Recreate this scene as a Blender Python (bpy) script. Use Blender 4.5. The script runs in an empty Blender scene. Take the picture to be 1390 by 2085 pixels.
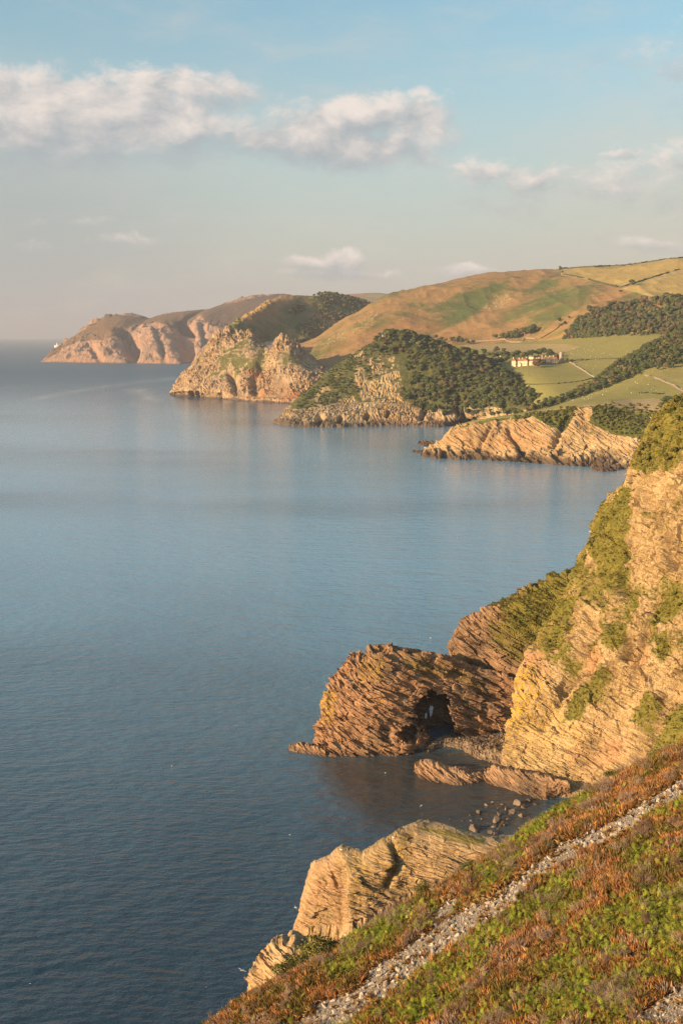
import bpy, bmesh, math, random
import numpy as np
from mathutils import Vector, Euler, Matrix

# ------------------------------------------------------------------ camera, sky, sun, exposure
SC = bpy.context.scene
COL = SC.collection
rng = np.random.default_rng(7)
random.seed(7)

CAM_H = 150.0
FPX, CX, CY, HY = 2400.0, 695.0, 1042.5, 682.0      # focal length and centre in photo pixels, eye-level row
TH = math.atan((CY - HY) / FPX)
CT, ST = math.cos(TH), math.sin(TH)
cam_data = bpy.data.cameras.new('camera')
cam_data.sensor_width = 36.0
cam_data.lens = FPX / 2085.0 * 36.0
cam_data.clip_start = 1.0
cam_data.clip_end = 150000.0
cam = bpy.data.objects.new('camera', cam_data)
COL.objects.link(cam)
cam.location = (0, 0, CAM_H)
cam.rotation_euler = (math.pi / 2 - TH, 0, 0)
SC.camera = cam

SUN_EL = math.radians(15.0)
SUN_AZ = math.radians(-118.0)     # measured from +Y (the view) towards +X: behind the camera, on its left
SUN_DIR = Vector((math.sin(SUN_AZ) * math.cos(SUN_EL), math.cos(SUN_AZ) * math.cos(SUN_EL), math.sin(SUN_EL)))
sun = bpy.data.lights.new('sun', 'SUN')
sun.energy = 5.0
sun.angle = math.radians(0.6)
sun.color = (1.0, 0.72, 0.42)
sun_o = bpy.data.objects.new('sun', sun)
COL.objects.link(sun_o)
sun_o.rotation_euler = SUN_DIR.to_track_quat('Z', 'Y').to_euler()

SC.view_settings.view_transform = 'Standard'
SC.view_settings.look = 'None'
SC.view_settings.gamma = 1.0
SC.view_settings.use_curve_mapping = False
SC.view_settings.exposure = 1.08
SC.cycles.use_adaptive_sampling = False
SC.render.engine = 'CYCLES'
SC.cycles.use_denoising = True
SC.cycles.denoising_prefilter = 'NONE'
SC.cycles.max_bounces = 5
SC.cycles.diffuse_bounces = 2
SC.cycles.glossy_bounces = 2
SC.cycles.transmission_bounces = 2
SC.cycles.volume_bounces = 0
SC.cycles.transparent_max_bounces = 4
SC.cycles.sample_clamp_indirect = 2.0
SC.cycles.filter_width = 1.4


class NT:
    """small node-tree writer"""
    def __init__(self, tree):
        self.t = tree; self.n = tree.nodes; self.l = tree.links

    def node(self, kind, **kw):
        nd = self.n.new(kind)
        for k, v in kw.items():
            setattr(nd, k, v)
        return nd

    def put(self, sock, v):
        if v is None:
            return
        if isinstance(v, bpy.types.NodeSocket):
            self.l.new(v, sock)
        else:
            if sock.type == 'RGBA' and len(v) == 3:
                v = (*v, 1.0)
            sock.default_value = v

    def math(self, op, a, b=None, c=None, clamp=False):
        nd = self.node('ShaderNodeMath', operation=op, use_clamp=clamp)
        self.put(nd.inputs[0], a); self.put(nd.inputs[1], b); self.put(nd.inputs[2], c)
        return nd.outputs[0]

    def vmath(self, op, a, b=None, scale=None):
        nd = self.node('ShaderNodeVectorMath', operation=op)
        self.put(nd.inputs[0], a); self.put(nd.inputs[1], b)
        if scale is not None:
            self.put(nd.inputs['Scale'], scale)
        return nd.outputs['Value'] if op in ('DOT_PRODUCT', 'LENGTH') else nd.outputs[0]

    def mix(self, f, a, b, blend='MIX'):
        nd = self.node('ShaderNodeMix', data_type='RGBA', blend_type=blend, clamp_factor=True)
        self.put(nd.inputs[0], f); self.put(nd.inputs[6], a); self.put(nd.inputs[7], b)
        return nd.outputs[2]

    def noise(self, vec, scale, detail=4.0, rough=0.55, dist=0.0, color=False):
        nd = self.node('ShaderNodeTexNoise')
        self.put(nd.inputs['Vector'], vec); self.put(nd.inputs['Scale'], scale)
        self.put(nd.inputs['Detail'], detail); self.put(nd.inputs['Roughness'], rough); self.put(nd.inputs['Distortion'], dist)
        return nd.outputs['Color' if color else 'Fac']

    def step(self, v, lo, hi, smooth=True):
        nd = self.node('ShaderNodeMapRange', interpolation_type='SMOOTHSTEP' if smooth else 'LINEAR', clamp=True) if smooth else self.node('ShaderNodeMapRange', clamp=True)
        self.put(nd.inputs[0], v); self.put(nd.inputs[1], lo); self.put(nd.inputs[2], hi)
        nd.inputs[3].default_value = 0.0; nd.inputs[4].default_value = 1.0
        return nd.outputs[0]

    def ramp(self, f, stops, interp='LINEAR'):
        nd = self.node('ShaderNodeValToRGB')
        cr = nd.color_ramp; cr.interpolation = interp
        while len(cr.elements) < len(stops):
            cr.elements.new(0.5)
        for e, (p, c) in zip(cr.elements, stops):
            e.position = p; e.color = (*c, 1.0)
        self.put(nd.inputs[0], f)
        return nd.outputs[0]

    def attr(self, name):
        nd = self.node('ShaderNodeAttribute', attribute_name=name)
        return nd.outputs['Fac']

    def mapping(self, vec, loc=(0, 0, 0), rot=(0, 0, 0), scale=(1, 1, 1)):
        nd = self.node('ShaderNodeMapping')
        self.put(nd.inputs[0], vec)
        nd.inputs[1].default_value = loc; nd.inputs[2].default_value = rot; nd.inputs[3].default_value = scale
        return nd.outputs[0]


SKY_TINT = (0.80, 1.03, 0.94)
SKY_LOW = (2.95, 2.62, 2.42)
SKY_VEIL = (3.4, 3.1, 2.85)
CLOUD_LIT = (4.6, 3.95, 3.55)
CLOUD_SHADE = (1.95, 2.12, 2.28)


def build_world():
    w = bpy.data.worlds.new('World'); SC.world = w; w.use_nodes = True
    t = NT(w.node_tree); t.n.clear()
    out = t.node('ShaderNodeOutputWorld'); bg = t.node('ShaderNodeBackground')
    sky = t.node('ShaderNodeTexSky', sky_type='NISHITA')
    sky.sun_disc = False
    sky.sun_elevation = SUN_EL
    sky.sun_rotation = SUN_AZ
    sky.altitude = 100; sky.air_density = 1.0; sky.dust_density = 2.0; sky.ozone_density = 1.6
    tc = t.node('ShaderNodeTexCoord')
    d = t.vmath('NORMALIZE', tc.outputs['Generated'])
    sx = t.node('ShaderNodeSeparateXYZ'); t.put(sx.inputs[0], d)
    az = t.math('ARCTAN2', sx.outputs[0], sx.outputs[1])          # radians, 0 = ahead, + to the right
    el = t.math('ARCSINE', sx.outputs[2])
    cb = t.node('ShaderNodeCombineXYZ'); t.put(cb.inputs[0], az); t.put(cb.inputs[1], el)
    q = cb.outputs[0]
    # cloud banks: (azimuth, elevation) centres, radii, tilt, weight
    def ang(px, py):
        X = (px - CX) / FPX; Yc = -(py - CY) / FPX
        y = CT + ST * Yc; z = -ST + CT * Yc
        return math.atan2(X, y), math.atan2(z, math.hypot(X, y))
    banks = [(20, 178, 150, 34, 0.02, .95), (330, 182, 165, 40, -0.04, 1.0), (470, 200, 60, 22, -.1, .8), (150, 250, 280, 70, 0.0, 1.15), (360, 248, 110, 34, 0.10, .8), (90, 300, 240, 46, 0, .85),
             (755, 245, 115, 40, -0.12, 1.2), (850, 280, 72, 40, -0.3, 1.15), (610, 306, 130, 27, 0.14, 1.15), (700, 305, 100, 30, 0.1, 1.2), (872, 325, 26, 20, 0.6, .8),
             (694, 540, 36, 22, 0.0, 1.25), (625, 542, 34, 13, 0.0, 1.1), (680, 560, 90, 9, 0, 1.0), (942, 557, 56, 12, 0.05, 1.05),
             (1030, 385, 150, 52, 0.1, .68), (1270, 380, 180, 60, 0.0, .72), (1330, 505, 120, 14, 0.1, .8), (1330, 110, 150, 120, 0.5, .45), (1175, 190, 60, 50, .9, .40), (1254, 320, 46, 6, 0.04, .85),
             (330, 500, 260, 20, 0, .40), (120, 455, 220, 18, 0, .42)]
    banks += [(-700, 250, 420, 90, 0.05, 1.0), (-1500, 330, 360, 80, 0, .9), (2100, 260, 420, 90, 0.05, .9), (3000, 330, 360, 90, 0, .9)]
    # (the last four carry the same weather on round the sky)

    warp = t.noise(q, 13.0, 4.0, 0.55, color=True)
    wv = t.vmath('SCALE', t.vmath('SUBTRACT', warp, (0.5, 0.5, 0.5)), scale=0.030)
    qw = t.vmath('ADD', q, wv)
    total = None; height = None
    for (px, py, rx, ry, tilt, wgt) in banks:
        a, e = ang(px, py) if abs(px - CX) < 1500 else ((px - CX) / FPX, (HY - py) / FPX)
        m = t.node('ShaderNodeMapping', vector_type='TEXTURE')
        t.put(m.inputs[0], qw)
        m.inputs[1].default_value = (a, e, 0); m.inputs[2].default_value = (0, 0, -tilt)
        m.inputs[3].default_value = (rx * 1.36 / FPX, ry * 1.36 / FPX, 1)
        r = t.vmath('LENGTH', m.outputs[0])
        v = t.math('MULTIPLY', t.step(r, 1.75, 0.15), wgt)
        sy = t.node('ShaderNodeSeparateXYZ'); t.put(sy.inputs[0], m.outputs[0])
        v4 = t.math('ADD', t.math('POWER', v, 4.0), 1e-7)
        vh = t.math('MULTIPLY', v4, t.math('MAXIMUM', t.math('MINIMUM', sy.outputs[1], 1.6), -1.6))
        if total is None:
            total, height = v4, vh
        else:
            total = t.math('ADD', total, v4); height = t.math('ADD', height, vh)
    height = t.math('DIVIDE', height, total)
    total = t.math('POWER', total, 0.25)
    qs = t.vmath('MULTIPLY', qw, (1.0, 1.7, 1.0))
    n0 = t.noise(qs, 13.0, 8.0, 0.56)
    n1 = t.noise(t.vmath('ADD', qs, (-0.012, 0.016, 0.0)), 13.0, 8.0, 0.56)
    fine = t.noise(qs, 55.0, 6.0, 0.6)
    mid_ = t.noise(qs, 34.0, 5.0, 0.58)
    nz = t.math('ADD', t.math('MULTIPLY', t.math('ADD', t.math('SUBTRACT', n0, 0.5), t.math('MULTIPLY', t.math('SUBTRACT', mid_, 0.5), .75)), 1.25), t.math('ADD', t.math('MULTIPLY', t.math('SUBTRACT', fine, 0.5), 0.62), t.math('MULTIPLY', t.math('SUBTRACT', t.noise(qs, 170.0, 4.0, 0.6), 0.5), 0.22)))
    dens = t.math('ADD', total, nz)
    # crisp heaped tops, ragged soft undersides
    soft_ = t.math('ADD', 0.55, t.math('MULTIPLY', t.step(height, 0.35, -0.45), 0.55))
    cov = t.step(dens, 0.38, t.math('ADD', 0.38, soft_))
    # thin streaky veil
    veil_v = t.vmath('MULTIPLY', qw, (1.0, 3.4, 1.0))
    veil = t.step(t.noise(veil_v, 6.0, 6.0, 0.62), 0.40, 0.78)
    veil = t.math('MULTIPLY', veil, 0.42)
    lit = t.math('ADD', t.math('MULTIPLY', t.math('SUBTRACT', n0, n1), 3.2), t.math('ADD', t.math('MULTIPLY', height, 0.75), t.math('MULTIPLY', t.math('SUBTRACT', fine, .5), .5)))
    lit = t.step(lit, -0.50, 0.80)
    cloud = t.mix(lit, CLOUD_SHADE, CLOUD_LIT)
    # the lower sky is thick with evening haze, all the way round
    skyc = t.mix(1.0, sky.outputs[0], SKY_TINT, 'MULTIPLY')
    low = t.math('MULTIPLY', t.step(el, 0.33, -0.05), 0.95)
    base = t.mix(low, skyc, SKY_LOW)
    base = t.mix(veil, base, SKY_VEIL)
    # a grey sheet of stratus out over the sea on the left, warmer thin cloud inland on the right
    grey = t.math('MULTIPLY', t.math('MULTIPLY', t.step(az, -0.02, -0.27), t.step(el, 0.21, 0.09)), t.step(t.math('ADD', n0, t.math('MULTIPLY', el, 1.0)), 0.30, 0.55))
    base = t.mix(t.math('MULTIPLY', grey, 0.52), base, (1.75, 1.95, 2.08))
    warm = t.math('MULTIPLY', t.step(az, 0.02, 0.28), t.step(el, 0.22, 0.04))
    base = t.mix(t.math('MULTIPLY', warm, 0.55), base, (3.15, 2.85, 2.30))
    col = t.mix(t.math('MULTIPLY', cov, 0.86), base, cloud)
    t.put(bg.inputs[0], col); bg.inputs[1].default_value = 0.10
    t.l.new(bg.outputs[0], out.inputs[0])


build_world()

# ------------------------------------------------------------------ small maths
def ray(px, py):
    X = (px - CX) / FPX; Yc = -(py - CY) / FPX
    y = CT + ST * Yc; z = -ST + CT * Yc
    return X / y, z / y


def P(px, py, Y=None):
    rx, rz = ray(px, py)
    if Y is None:
        Y = -CAM_H / rz
    return np.array((rx * Y, Y, CAM_H + rz * Y))


def PZ(px, py, z):
    rx, rz = ray(px, py)
    Y = (z - CAM_H) / rz
    return np.array((rx * Y, Y, z))


def to_px(p):
    p = np.asarray(p, float)
    x, y, z = p[..., 0], p[..., 1], p[..., 2] - CAM_H
    d = y * CT - z * ST
    u = z * CT + y * ST
    d = np.where(d < 0.5, 0.5, d)
    return np.stack((CX + FPX * x / d, CY - FPX * u / d), -1)


def hash3(i, j, k, seed=0):
    h = (i.astype(np.int64) * 374761393 + j.astype(np.int64) * 668265263 + k.astype(np.int64) * 2147483647 + seed * 1274126177) & 0xFFFFFFFF
    h = ((h ^ (h >> 13)) * 1274126177) & 0xFFFFFFFF
    h = ((h ^ (h >> 16)) * 2246822519) & 0xFFFFFFFF
    h = h ^ (h >> 15)
    return (h & 0xFFFFFF) / float(0xFFFFFF)


def vnoise(p, seed=0, sharp=None):
    """value noise in -1..1; sharp>1 makes flat blocks with steep joints"""
    f0 = np.floor(p); f = p - f0
    i = f0.astype(np.int64)
    if sharp:
        f = np.clip((f - 0.5) * sharp + 0.5, 0, 1)
    f = f * f * (3 - 2 * f)
    r = 0
    for a in (0, 1):
        wa = f[..., 0] if a else 1 - f[..., 0]
        for b in (0, 1):
            wb = f[..., 1] if b else 1 - f[..., 1]
            for c in (0, 1):
                wc = f[..., 2] if c else 1 - f[..., 2]
                r = r + wa * wb * wc * hash3(i[..., 0] + a, i[..., 1] + b, i[..., 2] + c, seed)
    return r * 2 - 1


def fbm(p, octaves=4, seed=0, gain=0.5, lac=2.03):
    r = 0; a = 1.0; n = 0
    q = np.asarray(p, float)
    for o in range(octaves):
        r = r + a * vnoise(q + 17.3 * o, seed + o); n += a
        q = q * lac; a *= gain
    return r / n


def ridged(p, octaves=4, seed=0):
    r = 0; a = 1.0; n = 0; q = np.asarray(p, float)
    for o in range(octaves):
        v = 1 - np.abs(vnoise(q + 9.1 * o, seed + o)); r = r + a * v * v; n += a
        q = q * 2.07; a *= 0.5
    return r / n


def frame_from(nrm):
    n = np.array(nrm, float); n /= np.linalg.norm(n)
    t = np.cross((0, 1, 0), n); t /= np.linalg.norm(t)
    b = np.cross(n, t)
    return np.stack((n, t, b), 0)


def strata(p, fr, thick, length, seed=0, sharp=3.0, warp=0.5):
    """blocky ledges: cells thin across the bedding and long along it"""
    q = p @ fr.T
    w = fbm(p / (length * 3.5), 2, seed + 50) * warp * thick * 2.2 + fbm(p / (length * .9), 2, seed + 51) * warp * thick * .35
    q = q.copy(); q[..., 0] += w
    c = np.stack((q[..., 0] / thick, q[..., 1] / length, q[..., 2] / length), -1)
    # stagger joints from layer to layer
    lay = np.floor(c[..., 0]).astype(np.int64)
    c[..., 1] += hash3(lay, lay * 0, lay * 0, seed) * 3
    return vnoise(c, seed + 3, sharp)


def facet(p, fr, size, seed=0, tilt=0.7, warp=0.35):
    """broken rock: every cell of a jittered lattice is one flat, tilted face"""
    q = (p @ fr.T) / np.array(size, float)
    q = q + np.stack((fbm(q * .5, 2, seed + 61), fbm(q * .5, 2, seed + 62), fbm(q * .5, 2, seed + 63)), -1) * warp
    f0 = np.floor(q); best = np.full(q.shape[:-1], 1e9); val = np.zeros(q.shape[:-1])
    i0 = f0.astype(np.int64)
    for a in (-1, 0, 1):
        for b in (-1, 0, 1):
            for c in (-1, 0, 1):
                i, j, k = i0[..., 0] + a, i0[..., 1] + b, i0[..., 2] + c
                h1 = hash3(i, j, k, seed); h2 = hash3(i, j, k, seed + 1); h3 = hash3(i, j, k, seed + 2)
                d0 = q[..., 0] - i - h1; d1 = q[..., 1] - j - h2; d2 = q[..., 2] - k - h3
                d = d0 * d0 + d1 * d1 + d2 * d2
                m = d < best
                h4 = hash3(i, j, k, seed + 3)
                v = (h4 * 2 - 1) + tilt * (d0 * (h2 - .5) + d1 * (h3 - .5) + d2 * (h1 - .5)) * 2.5
                best = np.where(m, d, best); val = np.where(m, v, val)
    return val


def smoothstep(a, b, x):
    t = np.clip((x - a) / (b - a), 0, 1)
    return t * t * (3 - 2 * t)


def in_poly(pix, poly, soft=6.0):
    """0..1, softened across the outline by `soft` photo pixels"""
    x, y = pix[..., 0], pix[..., 1]
    n = len(poly); inside = np.zeros(x.shape, bool); dmin = np.full(x.shape, 1e9)
    for i in range(n):
        x0, y0 = poly[i]; x1, y1 = poly[(i + 1) % n]
        c = ((y0 > y) != (y1 > y)) & (x < (x1 - x0) * (y - y0) / ((y1 - y0) or 1e-9) + x0)
        inside ^= c
        dx, dy = x1 - x0, y1 - y0
        t = np.clip(((x - x0) * dx + (y - y0) * dy) / (dx * dx + dy * dy + 1e-9), 0, 1)
        dmin = np.minimum(dmin, np.hypot(x - x0 - t * dx, y - y0 - t * dy))
    s = np.where(inside, dmin, -dmin)
    return smoothstep(-soft, soft, s)


def near_line(pix, pts, width):
    x, y = pix[..., 0], pix[..., 1]; dmin = np.full(x.shape, 1e9)
    for (x0, y0), (x1, y1) in zip(pts[:-1], pts[1:]):
        dx, dy = x1 - x0, y1 - y0
        t = np.clip(((x - x0) * dx + (y - y0) * dy) / (dx * dx + dy * dy + 1e-9), 0, 1)
        dmin = np.minimum(dmin, np.hypot(x - x0 - t * dx, y - y0 - t * dy))
    return np.exp(-(dmin / width) ** 2)


# ------------------------------------------------------------------ lofted land
def loft(rows, nu, segs, smooth_rows=True):
    """rows: outlines of (px, py, Y or None) from the water upwards and over the back; a point may also be a ready xyz as ('w',x,y,z)"""
    curves = []
    for row in rows:
        w = []; pp = []
        for c in row:
            if c[0] == 'w':
                w.append(np.array(c[1:], float)); pp.append(to_px(w[-1]))
            else:
                w.append(P(*c)); pp.append(np.array(c[:2], float))
        w = np.array(w); pp = np.array(pp)
        s = np.r_[0, np.cumsum(np.linalg.norm(np.diff(pp, axis=0), axis=1) + 1e-6)]; s /= s[-1]
        u = np.linspace(0, 1, nu)
        k = np.clip(np.searchsorted(s, u, side='right') - 1, 0, len(s) - 2)
        t = ((u - s[k]) / (s[k + 1] - s[k]))[:, None]
        if smooth_rows:
            m = np.zeros_like(w)
            d = np.diff(w, axis=0) / np.diff(s)[:, None]
            h = np.diff(s)
            m[1:-1] = (d[:-1] * h[1:, None] + d[1:] * h[:-1, None]) / (h[:-1] + h[1:])[:, None]
            m[0] = d[0]; m[-1] = d[-1]
            hh = (s[k + 1] - s[k])[:, None]
            c = (2 * t**3 - 3 * t**2 + 1) * w[k] + (t**3 - 2 * t**2 + t) * hh * m[k] + (-2 * t**3 + 3 * t**2) * w[k + 1] + (t**3 - t**2) * hh * m[k + 1]
        else:
            c = w[k] * (1 - t) + w[k + 1] * t
        curves.append(c)
    C = np.array(curves)
    out = []
    R = len(C)
    for r in range(R - 1):
        p0 = C[max(r - 1, 0)]; p1 = C[r]; p2 = C[r + 1]; p3 = C[min(r + 2, R - 1)]
        n = segs[r]
        l1 = np.linalg.norm(p2 - p1, axis=1, keepdims=True) + 1e-6
        l0 = np.linalg.norm(p1 - p0, axis=1, keepdims=True) + 1e-6
        l2 = np.linalg.norm(p3 - p2, axis=1, keepdims=True) + 1e-6
        m1 = (p1 - p0) / l0 * l1 * 0.5 + (p2 - p1) * 0.5 if r > 0 else (p2 - p1)
        m2 = (p3 - p2) / l2 * l1 * 0.5 + (p2 - p1) * 0.5 if r < R - 2 else (p2 - p1)
        for a in range(n):
            t = a / n
            out.append((2 * t**3 - 3 * t**2 + 1) * p1 + (t**3 - 2 * t**2 + t) * m1 + (-2 * t**3 + 3 * t**2) * p2 + (t**3 - t**2) * m2)
    out.append(C[-1])
    return np.array(out)


def grid_normals(g):
    du = np.gradient(g, axis=1); dv = np.gradient(g, axis=0)
    n = np.cross(du, dv)
    n /= np.linalg.norm(n, axis=-1, keepdims=True) + 1e-9
    return n


def mesh_from(name, verts, faces, mats, smooth=True, attrs=None, fmat=None):
    me = bpy.data.meshes.new(name)
    v = np.asarray(verts, np.float32); f = np.asarray(faces, np.int32)
    me.vertices.add(len(v)); me.vertices.foreach_set('co', v.ravel())
    k = f.shape[1]
    me.loops.add(f.size); me.loops.foreach_set('vertex_index', f.ravel())
    me.polygons.add(len(f)); me.polygons.foreach_set('loop_start', np.arange(0, f.size, k, dtype=np.int32))
    if fmat is not None:
        me.polygons.foreach_set('material_index', np.asarray(fmat, np.int32))
    me.update(calc_edges=True)
    me.polygons.foreach_set('use_smooth', np.full(len(f), bool(smooth)))
    for m in (mats if isinstance(mats, (list, tuple)) else [mats]):
        me.materials.append(m)
    for an, av in (attrs or {}).items():
        a = me.attributes.new(an, 'FLOAT', 'POINT')
        a.data.foreach_set('value', np.asarray(av, np.float32).ravel())
    me.validate()
    return me


def grid_faces(nv, nu, keep=None):
    i = np.arange(nv * nu).reshape(nv, nu)
    f = np.stack((i[:-1, :-1], i[:-1, 1:], i[1:, 1:], i[1:, :-1]), -1).reshape(-1, 4)
    if keep is not None:
        f = f[keep.reshape(-1)]
    return f


def link(name, me, parent=None, label=None, category=None, group=None, kind=None, loc=None):
    o = bpy.data.objects.new(name, me)
    COL.objects.link(o)
    if parent is not None:
        o.parent = parent
    if loc is not None:
        o.location = loc
    if label: o['label'] = label
    if category: o['category'] = category
    if group: o['group'] = group
    if kind: o['kind'] = kind
    return o


def sheet_obj(name, g, mat, attrs, rows=None, smooth=True, keep=None, **kw):
    if rows is not None:
        a, b = rows
        g = g[a:b]; attrs = {k: v[a:b] for k, v in attrs.items()}
        if keep is not None: keep = keep[a:b - 1]
    nv, nu = g.shape[:2]
    me = mesh_from(name, g.reshape(-1, 3), grid_faces(nv, nu, keep), mat, smooth, attrs)
    return link(name, me, **kw)


# ------------------------------------------------------------------ materials
def new_mat(name):
    m = bpy.data.materials.new(name); m.use_nodes = True
    t = NT(m.node_tree); t.n.clear()
    out = t.node('ShaderNodeOutputMaterial'); b = t.node('ShaderNodeBsdfPrincipled')
    t.l.new(b.outputs[0], out.inputs[0])
    b.inputs['Roughness'].default_value = 0.9
    b.inputs['Specular IOR Level'].default_value = 0.15
    return m, t, b


def world_pos(t):
    return t.node('ShaderNodeNewGeometry').outputs['Position']


def flat_mat(name, c, rough=0.85, var=0.25, scale=0.5, spec=0.15):
    m, t, b = new_mat(name)
    n = t.noise(t.node('ShaderNodeTexCoord').outputs['Object'], scale, 4.0)
    col = t.mix(n, tuple(x * (1 - var) for x in c), tuple(min(1, x * (1 + var)) for x in c))
    t.put(b.inputs['Base Color'], col)
    b.inputs['Roughness'].default_value = rough
    b.inputs['Specular IOR Level'].default_value = spec
    return m


def rock_mat(name, unit, fr, dark, mid, pale, rust=(.30, .13, .06), grass=((.045, .055, .012), (.10, .105, .018), (.13, .085, .03)), bump=1.0, wet_top=3.0, gloom=0.45, soft=0.08):
    """unit = size in metres of the visible layering; attributes: veg, rust, lich"""
    m, t, b = new_mat(name)
    p = world_pos(t)
    n3, tt, bb = fr
    rows = []
    for ax, s in ((n3, 1.0 / unit), (tt, 0.13 / unit), (bb, 0.13 / unit)):
        rows.append(t.math('MULTIPLY', t.vmath('DOT_PRODUCT', p, tuple(ax)), s))
    cb = t.node('ShaderNodeCombineXYZ')
    for i in range(3): t.put(cb.inputs[i], rows[i])
    q = cb.outputs[0]
    band = t.noise(q, 1.0, 6.0, 0.62, 0.35)
    big = t.noise(p, 0.055 / unit, 5.0, 0.6)
    fine = t.noise(p, 1.6 / unit, 5.0, 0.65)
    cragn = t.noise(p, 0.9 / unit, 6.0, 0.68, 0.6)
    cr_ = t.attr('craggy')
    band = t.math('ADD', t.math('MULTIPLY', band, t.math('SUBTRACT', 1.0, cr_)), t.math('MULTIPLY', cragn, cr_))
    v = t.math('ADD', t.math('MULTIPLY', band, 0.62), t.math('ADD', t.math('MULTIPLY', t.math('SUBTRACT', t.math('MULTIPLY', big, 1.7), .35), 0.38), t.math('MULTIPLY', t.math('SUBTRACT', fine, .5), .35)))
    col = t.ramp(v, [(0.30, dark), (0.47, mid), (0.60, tuple(.5 * (a + c) for a, c in zip(mid, pale))), (0.74, pale)])
    rf = t.math('MULTIPLY', t.attr('rust'), t.step(big, 0.30, 0.62))
    col = t.mix(rf, col, t.mix(band, tuple(x * .6 for x in rust), tuple(min(1, x * 1.45) for x in rust)))
    lf = t.math('MULTIPLY', t.attr('lich'), t.step(t.noise(p, 0.45 / unit, 5.0, .7), 0.42, 0.60))
    col = t.mix(lf, col, (.42, .25, .035))
    sep = t.node('ShaderNodeSeparateXYZ'); t.put(sep.inputs[0], p)
    hz = t.math('ADD', sep.outputs[2], t.math('MULTIPLY', t.math('SUBTRACT', big, .5), wet_top * 1.6))
    wet = t.step(hz, wet_top, wet_top * 0.35)
    col = t.mix(t.math('MULTIPLY', wet, gloom), col, (.05, .032, .026))
    gn = t.noise(p, 0.35 / unit, 6.0, 0.66)
    gcol = t.ramp(t.math('ADD', t.math('MULTIPLY', gn, .65), t.math('MULTIPLY', t.noise(p, 2.2 / unit, 4.0, .7), .35)), [(0.32, grass[0]), (0.50, grass[1]), (0.68, grass[2])])
    gf = t.step(t.math('ADD', t.attr('veg'), t.math('MULTIPLY', t.math('SUBTRACT', gn, .5), .9)), 0.50 - soft, 0.50 + soft)
    col = t.mix(gf, col, gcol)
    t.put(b.inputs['Base Color'], col)
    bp = t.node('ShaderNodeBump'); bp.inputs['Strength'].default_value = 0.75 * bump
    bp.inputs['Distance'].default_value = unit * 0.8
    t.put(bp.inputs['Height'], t.math('ADD', t.math('MULTIPLY', band, 1.0), t.math('MULTIPLY', fine, 0.5)))
    t.put(b.inputs['Normal'], bp.outputs[0])
    t.put(b.inputs['Roughness'], t.math('SUBTRACT', 0.9, t.math('MULTIPLY', wet, 0.3)))
    return m


def land_mat(name, unit, gold=(.28, .160, .064), green=(.085, .105, .026), rustc=(.25, .115, .045), pale=(.36, .26, .10)):
    """moor grass and pasture; attributes: green, field, rust, rock"""
    m, t, b = new_mat(name)
    p = world_pos(t)
    big = t.noise(p, 0.020 / unit, 5.0, 0.6, 0.3); medn = t.noise(p, 0.11 / unit, 5.0, 0.62); fine = t.noise(p, 0.8 / unit, 5.0, 0.7)
    v = t.math('ADD', t.attr('green'), t.math('ADD', t.math('MULTIPLY', t.math('SUBTRACT', big, .5), 1.4), t.math('MULTIPLY', t.math('SUBTRACT', medn, .5), .9)))
    col = t.mix(t.step(v, .25, .75), t.mix(fine, tuple(x * .75 for x in gold), tuple(x * 1.25 for x in gold)), t.mix(fine, tuple(x * .7 for x in green), tuple(x * 1.3 for x in green)))
    col = t.mix(t.math('MULTIPLY', t.attr('rust'), t.step(medn, .35, .65)), col, rustc)
    fcol = t.mix(t.noise(p, 0.03 / unit, 4.0), (.185, .175, .042), (.29, .23, .070))
    fcol = t.mix(t.math('MULTIPLY', t.math('SUBTRACT', fine, .3), .5), fcol, (.28, .22, .08))
    f = t.attr('field')
    col = t.mix(t.step(f, .25, .75), col, fcol)
    col = t.mix(t.step(f, 1.25, 1.75), col, t.mix(fine, (.32, .21, .105), (.46, .32, .17)))
    col = t.mix(t.step(f, 2.25, 2.75), col, t.mix(fine, (.27, .18, .055), (.40, .28, .095)))
    rk = t.math('MULTIPLY', t.attr('rock'), t.step(t.noise(p, .35 / unit, 6.0, .72), .48, .60))
    col = t.mix(rk, col, pale)
    t.put(b.inputs['Base Color'], col)
    bp = t.node('ShaderNodeBump'); bp.inputs['Strength'].default_value = 0.6; bp.inputs['Distance'].default_value = unit * 1.6
    t.put(bp.inputs['Height'], t.math('ADD', medn, t.math('MULTIPLY', fine, .7)))
    t.put(b.inputs['Normal'], bp.outputs[0])
    return m


def leaf_mat(name, stops, scale=0.35, spread=0.5):
    m, t, b = new_mat(name)
    p = t.node('ShaderNodeTexCoord').outputs['Object']
    oi = t.node('ShaderNodeObjectInfo').outputs['Random']
    v = t.math('ADD', t.math('MULTIPLY', t.noise(p, scale, 4.0, .65), 1.0 - spread * .5), t.math('MULTIPLY', oi, spread * .5))
    t.put(b.inputs['Base Color'], t.ramp(v, stops))
    b.inputs['Roughness'].default_value = 0.8
    b.inputs['Specular IOR Level'].default_value = 0.2
    return m


FR_ARCH = frame_from((.39, -.09, .91))
FR_CLIFF = frame_from((.30, .08, .95))
FR_CRAG = frame_from((.20, .15, .97))
FR_CROCK = frame_from((.46, -.10, .88))
FR_STEEP = frame_from((.75, -.35, .55))

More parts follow.
